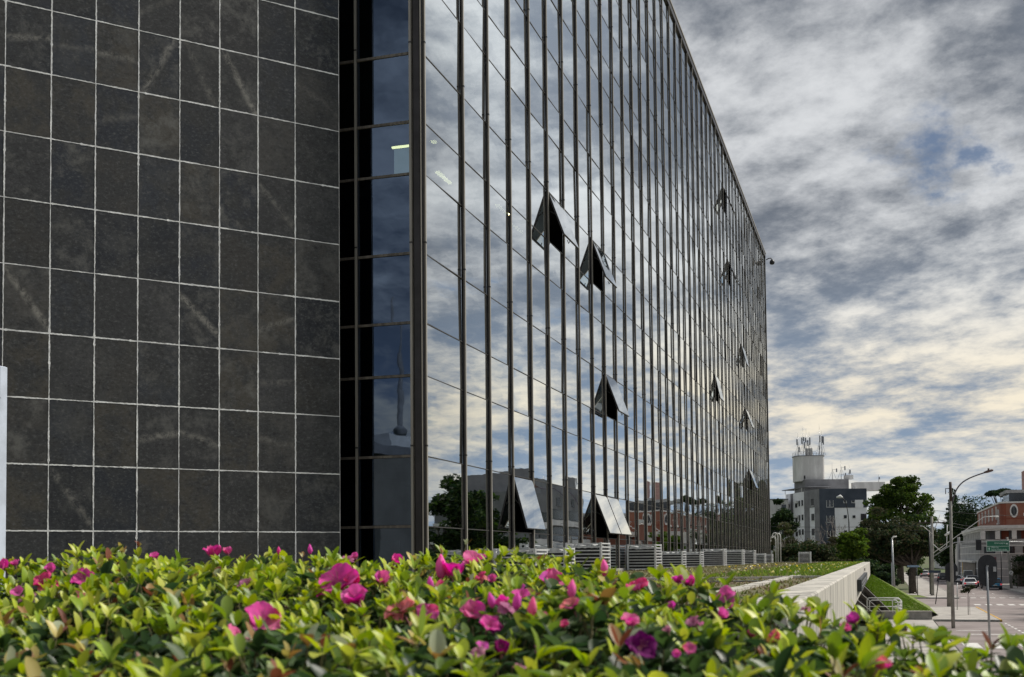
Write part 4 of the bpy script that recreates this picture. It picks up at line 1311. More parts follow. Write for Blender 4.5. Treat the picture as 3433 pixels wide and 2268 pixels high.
# banded grey office, brick shop and trees farther along the right pavement (they show in the glass)
sb = empty('banded_office', (24.0, 139, 0), label='grey office block with white bands mirrored in the glass facade', cat='building')
MB().box(0, 16, 0, 31, 0, 13.2).build('wall', mat('office_grey', (0.16, 0.165, 0.17), .8, 0, .25, .3), sb)
MB().box(3, 13, 6, 24, 13.2, 16.0).build('roof_house', M_AGREY, sb)
for k in range(4):
    z = 1.9 + 2.3 * k
    MB().box(-.35, 0.0, -.3, 31.3, z, z + .75).box(0, 16, -.35, 0, z, z + .75).build('white_band', M_STUCCO, sb)
    MB().box(-.06, -0.002, 1, 30, z + .9, z + 2.1).build('window_strip', M_DARKGLASS, sb)
for y in (9, 20): MB().box(-.06, -.002, y, y + 1.8, 11.4, 12.5).build('window', M_DARKGLASS, sb)
antenna_o = MB().tube([(6, 12, 16), (6, 12, 21)], 0.08, 6).tube([(5, 22, 13.2), (5, 22, 17)], .07, 6).build('mast', M_GALV, sb)
bs = empty('brick_shop', (21.6, 171, 0), label='lower dark brick shop mirrored in the glass facade', cat='building')
MB().box(0, 12, 0, 25, 0, 10.6).build('wall', M_BRICK, bs); MB().box(-.3, 12, -.3, 25.2, 10.602, 11.1).build('cornice', M_STUCCO, bs)
for y in (3, 9, 15, 21): 
    w = MB().box(-.06, -.002, y, y + 2.2, 5.6, 7.8).build('window', M_DARKGLASS, bs); MB().box(-.14, -.062, y - .2, y + 2.4, 5.3, 5.58).build('sill', M_STUCCO, w)
MB().box(-.3, -.002, 1, 25, 3.6, 4.6).build('shop_fascia', M_STUCCO, bs)
def street_tree(x, y, h, w, n, label, cols):
    c, r = clumps(0, 0, h * .6, w * .42, w * .42, h * .36, 40, (w * .13, w * .2))
    tree('street_tree', (x, y, 0.1), h * .4, .22, c, r, n, (0.14, 0.32), cols, label, limbs=16, group='trees mirrored in the glass')
street_tree(19.6, 96, 13.4, 6.5, 9000, 'tall dark tree mirrored at the near end of the glass', G_DARK + G_MID[:1])
street_tree(20.0, 104.5, 12.0, 5.5, 7000, 'dark rounded tree mirrored beside the tall one', G_DARK + G_MID[:2])
street_tree(20.0, 113, 9.6, 6.0, 6000, 'low dark tree mirrored beside the first open window', G_DARK + G_MID[:2])
street_tree(18.6, 262, 17, 12, 8000, 'big dark tree mirrored towards the far end of the glass', G_DARK)
street_tree(18.8, 288, 16, 11, 7000, 'dark tree mirrored past the brick building', G_DARK)
# house and broadcast mast behind the viewer, seen dimly in the narrow glass end
bh = empty('beige_house', (-36, -42, 0), 0.35, label='beige block reflected in the narrow glass end', cat='building')
MB().box(-8, 3, -10, 4, 0, 13.2).build('wall', mat('beige_render', (0.20, 0.185, 0.16), .9, 0, .25, .4), bh); MB().box(-8.2, 3.2, -10.2, 4.2, 13.202, 13.9).build('roof', M_AGREY, bh)
for k in range(4):
    for x in (-6, -3, 0):
        w = MB().box(x, x + 1.5, 4.0, 4.06, 1.5 + 3 * k, 3.0 + 3 * k).build('window', M_DARKGLASS, bh)
MB().box(-4, -1, -5, -2, 13.9, 15.6).build('water_tank', M_STUCCO, bh)
tm = empty('broadcast_mast', (-176, -385, 0), label='needle-shaped broadcast mast reflected in the narrow glass end', cat='tower')
MB().lathe((0, 0, 0), [(4.2, 0), (2.6, 30), (2.1, 62), (1.2, 63), (.9, 90), (.4, 91), (.25, 112)], 14).build('shaft', M_AGREY, tm)
MB().lathe((0, 0, 0), [(2.1, 60), (2.5, 61), (2.5, 62), (1.4, 63)], 14).build('gallery', M_AGREY, tm)

# ------------------------------------------------------------------ street furniture
def lamp_pole():
    r = empty('lamp_pole', (4.35, 79.6, 0.0), label='tall grey lamp pole with long curved arm reaching over the street', cat='street lamp')
    top = on_y(3186, 1616, 79.6)
    bx = on_y(3196, 2105, 79.6)
    MB().tube([(bx.x - 4.35, 0, 0), (0.0, 0, 5.0), (top.x - 4.35, 0, top.z)], [0.12, 0.10, 0.085], 10).build('pole', M_CONC, r)
    MB().tube([(top.x - 4.35, 0, top.z - 1.2), (top.x - 4.35, 0, top.z + .02)], [0.098, 0.09], 10).build('pole_sleeve', mat('rusty_brown', (0.06, 0.04, 0.032), .8), r)
    a0, a1 = on_y(3192, 1690, 79.6), on_y(3318, 1578, 79.6)
    p0 = Vector((a0.x - 4.35, 0, a0.z)); p3 = Vector((a1.x - 4.35, 0, a1.z))
    MB().tube(bez(p0, p0 + Vector((.25, 0, 1.5)), p3 + Vector((-1.4, 0, -.45)), p3, 14), 0.042, 8).build('arm', mat('arm_violet_grey', (0.13, 0.12, 0.15), .6, .2), r)
    d = Vector((1, 0, .28)).normalized()
    MB().tube([p3 - d * .35, p3 - d * .15, p3 + d * .15, p3 + d * .22], [0.05, 0.085, 0.075, 0.04], 8).box(p3.x - .12, p3.x - .02, -.04, .04, p3.z + .06, p3.z + .17).build('lamp_head', mat('lamp_brown', (0.14, 0.085, 0.07), .6), r)
    q = on_y(3170, 1637, 79.6)
    MB().tube([(q.x - 4.35, 0, q.z - .35), (q.x - 4.35, 0, q.z), (top.x - 4.35, 0, q.z)], 0.03, 6).tube([(q.x - 4.35 + .14, 0, q.z - .3), (top.x - 4.35, 0, q.z - .15)], 0.02, 6).build('bracket', M_BLACK, r)
    return r
lamp_pole()

def signal(px_b, py_b, px_c, py0, py1, w, Y, label, pole_top=None):
    b = on_y(px_b, py_b, Y); t = on_y(px_c, py0, Y); u = on_y(px_c, py1, Y)
    r = empty('traffic_signal', (b.x, Y, 0.1), label=label, cat='traffic light')
    x, z1, z0 = t.x - b.x, t.z - .1, u.z - .1
    n = 12
    ring = [(x + w / 2 * math.cos(R(180 - 180 * k / n)), z1 - w / 2 + w / 2 * math.sin(R(180 - 180 * k / n))) for k in range(n + 1)] + [(x + w / 2 * math.cos(R(-180 * k / n)), z0 + w / 2 + w / 2 * math.sin(R(-180 * k / n))) for k in range(n + 1)]
    fix_normals(MB().prism(ring, 'y', 0.10, 0.14).build('backplate', M_SIGNAL, r))
    MB().box(x - .17, x + .17, .14, .42, z0 + .25, z1 - .25, .03).build('signal_housing', M_SIGNAL, r)
    for k in range(3):
        zc = z1 - .5 - k * (z1 - z0 - 1.0) / 2
        MB().tube([(x, .42, zc), (x, .60, zc)], [.15, .16], 14).build('visor', M_SIGNAL, r)
    MB().box(x + .26, x + .40, .02, .10, z1 - .85, z1 - .60).build('control_box', M_GALV, r)
    if pole_top:
        tp = on_y(pole_top[0], pole_top[1], Y)
        MB().tube([(0, 0, 0), (tp.x - b.x, 0, tp.z - .1)], 0.06, 10).build('pole', M_GALV, r)
    for zz in (z0 + .35, z1 - .6):
        MB().box(x - .05, x + .05, 0, .10, zz, zz + .06).build('clamp', M_GALV, r)
    return r
M_SIGNAL = mat('signal_black', (0.010, 0.012, 0.018), 0.55, 0, 0.3, 6)
signal(3319, 2170, 3310, 1859, 1966, 0.90, 63.6, 'black rounded traffic signal backplate on its own grey pole, nearest', (3308.5, 1898))
signal(3196, 2105, 3189, 1884, 1951, 0.75, 79.85, 'black rounded traffic signal backplate fixed to the tall lamp pole')

# mast arm over the street with signal and direction sign
ma = empty('signal_mast', (5.6, 146.0, 0.1), label='dark signal mast with an arm reaching across the street', cat='mast')
MB().tube([(0, 0, 0), (0, 0, 7.5)], [0.12, 0.09], 10).build('pole', M_BLACK, ma)
MB().tube([(0.05, 0, 4.2), (2.7, 0, 6.0), (3.8, 0, 6.15), (11.5, 0, 6.0)], [0.055, 0.05, 0.05, 0.05], 8).build('arm', M_GALV, ma)
MB().tube([(3.6, .1, 5.83), (12.6, .1, 5.85)], 0.04, 6).build('cable_bar', M_BLACK, ma)
hs_ = empty('hanging_signal', (10.95, 145.8, 5.2), label='dark three-lamp traffic signal hanging from the mast arm', cat='traffic light')
MB().box(-.30, .30, -.16, .16, 0, 1.25, .05).build('housing', M_SIGNAL, hs_)
for k in range(3):
    MB().tube([(0, -.17, .22 + .4 * k), (0, -.32, .22 + .4 * k)], [.14, .15], 12).build('visor', M_SIGNAL, hs_)
s0, s1 = on_y(3307, 1812, 145.7), on_y(3385, 1847, 145.7)
gs = empty('direction_sign', ((s0.x + s1.x) / 2, 145.7, (s0.z + s1.z) / 2), label='green direction sign with white arrows hanging over the street', cat='sign')
gw, gh = (s1.x - s0.x) / 2, (s0.z - s1.z) / 2
M_GREEN = mat('sign_green', (0.010, 0.135, 0.075), 0.5, 0, 0.15, 2)
M_MINT = mat('sign_white', (0.62, 0.76, 0.70), 0.5)
MB().box(-gw, gw, -.02, .02, -gh, gh).build('plate', M_GREEN, gs)
bt = 0.05
MB().box(-gw, gw, -.026, -.021, -gh, -gh + bt).box(-gw, gw, -.026, -.021, gh - bt, gh).box(-gw, -gw + bt, -.026, -.021, -gh + bt, gh - bt).box(gw - bt, gw, -.026, -.021, -gh + bt, gh - bt).box(-gw + bt, gw - bt, -.026, -.021, -.06, -.02).build('border', M_MINT, gs)
def text(s, size, x, z, parent, m, name='lettering', y=-.028, rz=0.0):
    cu = bpy.data.curves.new(name, 'FONT'); cu.body = s; cu.size = size; cu.extrude = 0.002; cu.align_x = 'LEFT'
    tmp = bpy.data.objects.new(name, cu); COL.objects.link(tmp); bpy.context.view_layer.update()
    me = bpy.data.meshes.new_from_object(tmp.evaluated_get(bpy.context.evaluated_depsgraph_get())); bpy.data.objects.remove(tmp); me.materials.clear()
    o = link_mesh(name, me, m)
    o.parent = parent; o.location = (x, y, z); o.rotation_euler = (math.pi / 2, 0, rz)
    return o
text('Champagnat', .24, -gw + .34 * 2 * gw, gh * .42, gs, M_MINT)
text('Mercês', .26, -gw + .21 * 2 * gw, -gh * .42, gs, M_MINT)
text('Santa Felicidade', .26, -gw + .21 * 2 * gw, -gh * .84, gs, M_MINT)
MB().poly([(-gw * .86, -.03, -gh * .45), (-gw * .78, -.03, -gh * .22), (-gw * .70, -.03, -gh * .45), (-gw * .745, -.03, -gh * .45), (-gw * .745, -.03, -gh * .82), (-gw * .815, -.03, -gh * .82), (-gw * .815, -.03, -gh * .45)][::-1]).build('arrow', M_MINT, gs)
MB().poly([(gw * .66, -.03, gh * .30), (gw * .78, -.03, gh * .62), (gw * .90, -.03, gh * .30)]).build('arrow', M_MINT, gs)

def pole(name, px, py, pxt, pyt, r0, r1, m, label, z=0.1, cat='pole', group=None, Y=None):
    b = on_z(px, py, z) if Y is None else on_y(px, py, Y)
    t = on_y(pxt, pyt, b.y)
    e = empty(name, b, label=label, cat=cat, group=group)
    MB().tube([(0, 0, -.15 if Y is None else -b.z), (t.x - b.x, 0, t.z - b.z)], [r0, r1], 10).build('shaft', m, e)
    return e, b, t - b
GP = 'utility poles along the street'
e, b, t = pole('utility_pole', 3182, 2029, 3180, 1900, 0.20, 0.16, M_CONC, 'thick short concrete pole behind the second traffic signal', group=GP)
e, b, t = pole('utility_pole', 3126, 1996, 3124, 1730, 0.21, 0.14, M_CONC, 'thick concrete utility pole beside the dark mast, with lamp arms', group=GP)
MB().box(t.x - 1.5, t.x + 1.5, -.06, .06, t.z - .8, t.z - .68).build('cross_arm', M_BARK, e)
for x in (-1.3, -.7, .7, 1.3): MB().lathe((t.x + x, 0, t.z - .68), [(.03, 0), (.07, .06), (.05, .12), (.06, .2), (.02, .24)], 8).build('insulator', M_WHITE, e)
for (h0, dx, dz) in ((-4.2, 6.2, 4.0), (-2.0, -1.1, .9)):
    MB().tube([(t.x, -.15, t.z + h0), (t.x + dx * .75, -.15, t.z + h0 + dz * .85), (t.x + dx * .88, -.15, t.z + h0 + dz), (t.x + dx * 1.05, -.15, t.z + h0 + dz * 1.02)], 0.045, 6).tube([(t.x + dx * 1.03, -.15, t.z + h0 + dz * 1.02), (t.x + dx * 1.13, -.15, t.z + h0 + dz)], [.06, .10], 8).build('lamp_arm', M_WHITE, e)
# pale forked lightning-arrester arms
MB().tube([(t.x + .1, -.2, t.z - 3.2), (t.x + .8, -.2, t.z - 3.9), (t.x + 1.5, -.2, t.z - 3.4), (t.x + 1.6, -.2, t.z - 1.0)], 0.05, 6).tube([(t.x + .9, -.2, t.z + .2), (t.x + .2, -.2, t.z - 1.6)], .05, 6).tube([(t.x + 1.3, -.2, t.z - 2.2), (t.x + 2.0, -.2, t.z - 1.8)], [.10, .16], 8).build('pale_bracket', M_WHITE, e)
e, b, t = pole('utility_pole', 3391, 1972, 3376, 1800, 0.20, 0.15, M_CONC, 'dark concrete utility pole on the right pavement with a round sign', group=GP)
rs_ = on_y(3389, 1919, b.y)
mb = MB().tube([(rs_.x - b.x, -.24, rs_.z - b.z), (rs_.x - b.x, -.27, rs_.z - b.z)], .27, 20, smooth=False); rd = mb.build('round_sign', M_WHITE, e)
MB().tube([(rs_.x - b.x, -.271, rs_.z - b.z), (rs_.x - b.x, -.285, rs_.z - b.z)], .20, 20, smooth=False).build('sign_face', M_PAINT, rd)
MB().box(-.03, .03, -.295, -.287, -.14, .14).build('sign_bar', M_BLACK, rd, loc=(rs_.x - b.x, 0, rs_.z - b.z), rot=(0, R(40), 0))
MB().box(t.x - .9, t.x + .9, -.06, .06, t.z - .5, t.z - .4).build('cross_arm', M_BARK, e)
pole('steel_post', 3358, 1972, 3356, 1846, 0.07, 0.06, M_BLACK, 'thin black steel post right of the near signal backplate', Y=170)
pole('utility_pole', 3216, 1925, 3214, 1800, 0.35, 0.3, M_GREYW, 'pale square-looking far pole beside the garage', group=GP, Y=255)
pole('steel_post', 3209, 2045, 3209, 1953, 0.035, 0.035, M_GALV, 'thin grey steel post on the pavement before the crossing')
e, b, t = pole('steel_post', 3136, 2021, 3150, 1915, 0.045, 0.04, M_BLACK, 'leaning black street sign post in front of the concrete pole')
MB().box(t.x - 1.0, t.x + .1, -.03, .0, t.z - .12, t.z + .12).build('name_plate', mat('dark_blue_plate', (0.03, 0.05, 0.09), .5), e)
e, b, t = pole('street_name_post', 3077, 1996, 3073, 1900, 0.05, 0.045, M_BLACK, 'black post carrying a pale blue street name plate by the tree trunk', cat='sign')
MB().box(t.x - 1.0, t.x + .25, -.03, .0, t.z - .02, t.z + .2).build('name_plate', mat('pale_blue_plate', (0.22, 0.32, 0.45), .5), e)
e, b, t = pole('slim_lamp_post', 2999, 1966, 2990, 1806, 0.13, 0.08, M_GALV, 'slim pale lamp post with a short bent tip before dark trees', cat='street lamp', Y=118)
MB().tube([(t.x, 0, t.z), (t.x + .15, 0, t.z + .2), (t.x + .45, 0, t.z + .22)], [.09, .08, .06], 8).build('bent_tip', M_WHITE, e)
pole('slim_lamp_post', 2991, 1964, 2990, 1885, 0.08, 0.07, M_GALV, 'short thin post close beside the slim pale lamp post', cat='post', Y=119)
# saplings with stakes
def sapling(px, py, pyt, label):
    b = on_z(px, py, .12); t = on_y(px + 2, pyt, b.y); h = t.z - b.z
    e = empty('sapling', b, label=label, cat='tree')
    MB().tube([(0, 0, -.1), (.03, 0, h * .8)], [.03, .018], 6).build('trunk', M_BARK, e)
    V, Fc, C = leaf_cloud([(0, 0, h * .86), (.3, .1, h * .95), (-.3, 0, h * .8)], [(.35, .3, .25), (.25, .25, .2), (.3, .25, .2)], 260, (.05, .12), G_OLIVE + G_DARK, .2)
    np_mesh('crown', V, Fc, C, M_TREE, e)
    MB().tube([(.12, 0, -.1), (.12, 0, h * .6)], .015, 5).build('stake', M_TWIG, e)
sapling(3246, 2060, 1962, 'thin staked sapling with a small dark tuft by the yellow kerb')
b_ = on_y(3412, 1975, 172)
V, Fc, C = leaf_cloud([(0, 0, 2.2), (.4, 0, 2.6), (-.4, .2, 2.3)], [(.6, .5, .5)] * 3, 700, (.06, .14), G_OLIVE, .2)
e = empty('sapling', (b_.x, 172, .12), label='bushy pale sapling on the right pavement by the blue car', cat='tree'); np_mesh('crown', V, Fc, C, M_TREE, e); MB().tube([(0, 0, -.1), (0, 0, 2.1)], [.04, .02], 6).build('trunk', M_BARK, e)
# dark clipped hedge beside the right pavement
V, Fc, C = leaf_cloud([(x, y, z) for x in (0, 1.6) for y in (0, 2.5, 5) for z in (.8, 2.2, 3.5)], [(1.3, 1.8, 1.1)] * 18, 9000, (.08, .2), G_DARK, .5)
e = empty('dark_hedge', (19.6, 182, 0.1), label='tall blackish clipped hedge at the right edge of the street', cat='hedge'); np_mesh('foliage', V, Fc, C, M_TREE, e)
MB().box(-.9, 2.4, -1.2, 6.2, 0, 3.6).build('hedge_core', M_BARK, e)

# overhead wires between the poles
wires = [((5.4, 145, 11.5), (4.6, 300, 11)), ((5.8, 145, 11.4), (5, 300, 10.9)), ((5.6, 145, 9.2), (17.2, 178, 8.6)), ((5.6, 145, 8.8), (17.2, 178, 8.2)), ((17.2, 178, 8.4), (15, 300, 9)), ((6.0, 145, 9.9), (30, 150, 9.4)), ((5.7, 145, 8.2), (-30, 160, 10)), ((5.7, 145, 7.6), (-30, 160, 9.4))]
WLAB = ['overhead cable running up the street, outer of the high pair', 'overhead cable running up the street, inner of the high pair', 'upper black cable crossing the street to the right-hand pole', 'lower black cable crossing the street to the right-hand pole', 'cable running on from the right-hand pole past the brick building', 'long black cable leaving the frame to the right above the sign', 'upper cable running left in front of the apartment block', 'lower cable running left in front of the apartment block']
for k, (a, b2_) in enumerate(wires):
    a, b2_ = Vector(a), Vector(b2_)
    pts = [a.lerp(b2_, t / 12) - Vector((0, 0, 4 * .6 * (t / 12) * (1 - t / 12))) for t in range(13)]
    o = MB().tube(pts, 0.022, 5, cap=False).build('overhead_wire', M_BLACK)
    tag(o, WLAB[k], 'cable', 'overhead cables')

# ------------------------------------------------------------------ cars
def car(x, y, col, name, label, kind='sedan', rz=0.0, group='cars on the street'):
    c = empty('car', (x, y, 0), rz, label=label, cat='car', group=group)
    M = mat('paint_' + name, col, 0.32, 0.0, 0.08, 1.0, spec=0.6)
    L2 = 2.15 if kind != 'hatch' else 1.95
    hw = 0.88
    H = {'sedan': 1.45, 'hatch': 1.52, 'suv': 1.68, 'van': 2.1}[kind]
    belt = {'sedan': .92, 'hatch': .95, 'suv': 1.05, 'van': 1.15}[kind]
    rear = {'sedan': (-.95, -1.65), 'hatch': (-1.35, -1.85), 'suv': (-1.6, -1.95), 'van': (-1.9, -2.05)}[kind]
    # lower body: stations along the length, rear at -y
    st = [(-L2, .50, .80, .90), (-L2 + .10, .32, .86, .98), (-L2 + .7, .26, belt, 1.0), (0, .24, belt, 1.0), (L2 - 1.1, .26, belt - .08, 1.0), (L2 - .25, .32, .72, .95), (L2, .45, .62, .82)]
    rings = []
    for yy, zl, zu, ws in st:
        w = hw * ws
        rings.append([(-w * .93, yy, zl), (w * .93, yy, zl), (w, yy, zl + .18), (w, yy, zu - .16), (w * .95, yy, zu), (-w * .95, yy, zu), (-w, yy, zu - .16), (-w, yy, zl + .18)])
    body = MB().loft(rings, smooth=True).build('body', M, c); fix_normals(body)
    # greenhouse
    def ring(z, s, y0, y1):
        w = hw * s
        return [(-w, y0, z), (w, y0, z), (w * 1.0, y1, z), (-w * 1.0, y1, z)]
    gl = MB().loft([ring(belt - .02, .95, rear[1] + .05, L2 - 1.0), ring(H - .07, .74, rear[0], .25)]).build('windows', M_DARKGLASS, c); fix_normals(gl)
    rf = MB().loft([ring(H - .07, .76, rear[0] - .05, .32), ring(H, .70, rear[0] + .1, .15)]).build('roof', M, c); fix_normals(rf)
    for sx in (-1, 1):
        p = MB().loft([[(sx * hw * .96, rear[1] + .02, belt - .02), (sx * hw * .90, rear[1] + .0, belt - .02), (sx * hw * .90, rear[1] + .18, belt - .02), (sx * hw * .96, rear[1] + .2, belt - .02)], [(sx * hw * .76, rear[0] - .03, H - .05), (sx * hw * .70, rear[0] - .05, H - .05), (sx * hw * .70, rear[0] + .10, H - .05), (sx * hw * .76, rear[0] + .12, H - .05)]]).build('pillar', M, c); fix_normals(p)
        MB().box(sx * hw * .82 - .13, sx * hw * .82 + .10 if sx > 0 else sx * hw * .82 + .13, -L2 - .03, -L2 + .12, .62, .84, .02).build('tail_light', M_TAIL, c)
        MB().box(sx * 1.0 - .08, sx * 1.0 + .08, .55, .72, belt, belt + .15, .02).build('mirror', M, c)
        for yy in (-L2 + .78, L2 - .85):
            w = MB().tube([(sx * .70, yy, .31), (sx * .90, yy, .31)], .31, 18, smooth=False).build('wheel', M_RUBBER, c)
            MB().tube([(sx * .895, yy, .31), (sx * .91, yy, .31)], .19, 14, smooth=False).build('rim', M_GALV, w)
    MB().box(-.80, .80, -L2 - .05, -L2 + .15, .33, .52, .03).build('bumper', M_RUBBER, c)
    MB().box(-.22, .22, -L2 - .065, -L2 - .05, .55, .67).build('number_plate', M_PAINT, c)
    MB().tube([(-.55, rear[1] - .02, belt + .05), (.2, rear[1] + .05, belt + .12)], .012, 5).build('wiper', M_BLACK, c)
    return c
M_TAIL = mat('tail_red', (0.55, 0.03, 0.04), 0.3, 0, .1, emit=(1.0, 0.10, 0.12), estr=0.2)
car(12.0, 177.4, (0.80, 0.81, 0.83), 'white', 'white sedan in the middle of the street')
car(12.9, 186.0, (0.03, 0.035, 0.05), 'black', 'dark car with pale roof ahead of the white sedan', 'suv')
car(11.7, 203.5, (0.60, 0.61, 0.62), 'silver', 'silver sedan partly behind the second traffic signal')
car(10.7, 225.5, (0.02, 0.028, 0.035), 'blackgreen', 'black car with glowing tail light beyond the silver sedan', 'hatch')
car(14.6, 170.4, (0.03, 0.24, 0.42), 'blue', 'bright blue hatchback in the kerb lane', 'hatch')
car(9.3, 272.5, (0.55, 0.54, 0.56), 'palegrey', 'pale grey car far up the street, lower of the far group', 'sedan')
car(9.0, 288.0, (0.68, 0.68, 0.68), 'offwhite', 'white car farthest up the street behind the pale grey one', 'suv')
car(8.9, 305.0, (0.5, 0.5, 0.5), 'grey2', 'grey car at the head of the far queue', 'van')
car(14.2, 214.0, (0.60, 0.62, 0.60), 'vanwhite', 'tall white van behind the near signal backplate', 'van')

# ------------------------------------------------------------------ pedestrian and motorcyclist
def person(loc, H, top, legs, label, pose='walk', rz=0.0):
    p = empty('person', loc, rz, label=label, cat='person')
    s = H / 1.7
    V = [(0, 0, .95), (0, 0, 1.15), (0, 0, 1.38), (0, 0, 1.47), (0, .02, 1.60), (0, .02, 1.68),
         (.20, 0, 1.38), (.27, .02, 1.10), (.26, .12, .86), (-.20, 0, 1.38), (-.27, -.02, 1.10), (-.26, .08, .86),
         (.10, 0, .88), (.11, .10, .48), (.11, .04, .06), (.11, .20, .03), (-.10, 0, .88), (-.11, .02, .48), (-.11, -.16, .08), (-.11, .0, .03)]
    if pose == 'ride':
        V[13], V[14], V[15] = (.16, .38, .72), (.17, .16, .36), (.17, .34, .33)
        V[17], V[18], V[19] = (-.16, .38, .72), (-.17, .16, .36), (-.17, .34, .33)
        V[7], V[8], V[10], V[11] = (.30, .20, 1.20), (.28, .50, 1.12), (-.30, .20, 1.20), (-.28, .50, 1.12)
        V[0] = (0, 0, .84); V[12], V[16] = (.12, .02, .82), (-.12, .02, .82)
    E = [(0, 1), (1, 2), (2, 3), (3, 4), (4, 5), (2, 6), (6, 7), (7, 8), (2, 9), (9, 10), (10, 11), (0, 12), (12, 13), (13, 14), (14, 15), (0, 16), (16, 17), (17, 18), (18, 19)]
    rad = [.15, .14, .13, .06, .105, .07, .07, .055, .04, .07, .055, .04, .10, .075, .05, .04, .10, .075, .05, .04]
    me = bpy.data.meshes.new('body'); me.from_pydata([tuple(c * s for c in v) for v in V], E, []); me.update()
    o = link_mesh('body', me, top, p)
    sk_ = o.modifiers.new('skin', 'SKIN')
    for i, v in enumerate(me.skin_vertices[0].data):
        v.radius = (rad[i] * s, rad[i] * s * .8); v.use_root = (i == 0)
    ss = o.modifiers.new('sub', 'SUBSURF'); ss.levels = 1; ss.render_levels = 1
    MB().lathe((0, .02 * s, 1.60 * s), [(.11 * s, -.03), (.125 * s, .02), (.10 * s, .09), (.03, .13)], 12).build('hair', M_BLACK, p)
    return p
pp = on_z(3137, 1912, .12)
person((6.6, 262, 0.12), 1.72, mat('dark_red_cloth', (0.12, 0.035, 0.025), .9), None, 'pedestrian in dark reddish clothes walking on the far pavement')
mo = empty('motorcycle', (13.35, 174.2, 0), label='dark motorcycle between the white sedan and the blue car', cat='motorcycle')
for yy in (-.62, .68):
    w = MB()
    for k in range(18):
        pass
    ringp = [Vector((0, yy + .27 * math.cos(R(20 * k)), .31 + .27 * math.sin(R(20 * k)))) for k in range(19)]
    w.tube(ringp, .055, 7, cap=False); wo = w.build('wheel', M_RUBBER, mo)
    MB().tube([(-.06, yy, .31), (.06, yy, .31)], .06, 10).build('hub', M_GALV, wo)
MB().loft([[(-.12, -.75, .62), (.12, -.75, .62), (.12, -.75, .76), (-.12, -.75, .76)], [(-.16, -.1, .58), (.16, -.1, .58), (.15, -.1, .80), (-.15, -.1, .80)], [(-.15, .30, .60), (.15, .30, .60), (.12, .30, .98), (-.12, .30, .98)], [(-.06, .52, .70), (.06, .52, .70), (.05, .52, .95), (-.05, .52, .95)]]).build('tank_and_seat', M_BLACK, mo)
MB().box(-.14, .14, -.2, .3, .28, .58, .04).build('engine', M_GALV, mo)
MB().tube([(-.05, .68, .31), (-.05, .45, 1.05)], .03, 6).tube([(.05, .68, .31), (.05, .45, 1.05)], .03, 6).tube([(-.36, .40, 1.12), (.36, .40, 1.12)], .02, 6).build('fork_and_handlebar', M_GALV, mo)
MB().box(-.07, .07, -.82, -.76, .60, .68, .01).build('tail_light', M_TAIL, mo)
person((13.35, 174.05, 0.02), 1.72, mat('dark_jacket', (0.02, 0.022, 0.03), .8), None, 'rider in dark jacket seated on the motorcycle', 'ride')

# ------------------------------------------------------------------ far houses on the rise
for k, (px, py, Y, w, h, lab) in enumerate(((3262, 1800, 420, 11, 7, 'pale low house on the far rise, left of the brick building'), (3245, 1770, 520, 9, 7, 'small grey house higher on the far rise'), (3180, 1792, 480, 12, 7, 'pale house behind the conifer'), (3215, 1815, 360, 8, 6, 'low white house behind the mast arm'))):
    p = on_y(px, py, Y)
    hz = empty('far_house', (p.x, Y, 0), CAMR, label=lab, cat='building', group='houses on the far rise')
    MB().box(-w / 2, w / 2, 0, 9, 0, p.z - 1.2).build('wall', (M_STUCCO, M_ATANK)[k % 2], hz)
    MB().prism([(-w / 2 - .5, p.z - 1.2), (w / 2 + .5, p.z - 1.2), (0, p.z + 1.0)], 'y', -.4, 9.4).build('roof', mat('clay_roof', (0.20, 0.11, 0.08), .9), hz)
    for x in (-w * .28, w * .2):
        MB().box(x - .6, x + .6, -.08, -.002, p.z - 3.4, p.z - 2.0).build('window', M_DARKGLASS, hz)
hl = MB()
n = 40
for i in range(n + 1):
    for j in range(9):
        x = -260 + 520 * i / n; y = 330 + j * 60
        z = -0.2 + (j / 8.0) * (9 + 5 * math.sin(i * .37) + 3 * math.sin(i * .9 + 1))
        hl.v.append((x, y, z))
for i in range(n):
    for j in range(8):
        a = i * 9 + j; hl.face((a, a + 9, a + 10, a + 1), True)
o = hl.build('hills', M_FIELD); tag(o, kind='structure')
tv, tf, tcx = leaf_cloud([(random.uniform(-160, 190), random.uniform(430, 620), random.uniform(3, 10)) for _ in range(150)], [(9, 7, 4.5)] * 150, 16000, (0.7, 1.6), G_DARK + G_OLIVE[:2], .5)
o = np_mesh('far_woods', tv, tf, tcx, M_TREE); tag(o, 'dark far-off belt of trees on the rise behind the street', 'woods', kind='stuff')

# ------------------------------------------------------------------ flowering hedge in the foreground
CF = Vector((-math.sin(YAW), math.cos(YAW), 0)); CR = Vector((math.cos(YAW), math.sin(YAW), 0))
FAR = [(-1600, 2.7), (0, 3.0), (300, 3.15), (1000, 3.25), (1900, 3.1), (2150, 2.75), (2500, 2.3), (3000, 1.95), (3433, 1.75), (4200, 1.5)]
def far_edge(px):
    for (a, b_), (c_, d_) in zip(FAR, FAR[1:]):
        if a <= px <= c_: return b_ + (d_ - b_) * (px - a) / (c_ - a)
    return 1.5
DROP = [(1900, 0.0), (2300, 0.016), (2500, 0.028), (3000, 0.032), (3433, 0.048), (9000, 0.10)]
def bump_h(xc, yc):
    return 0.022 * math.sin(xc * 5.1 + 1.3) * math.sin(yc * 4.3) + 0.014 * math.sin(xc * 11.7 + yc * 7.0) + 0.012 * math.sin(xc * 3.0 - 0.8)
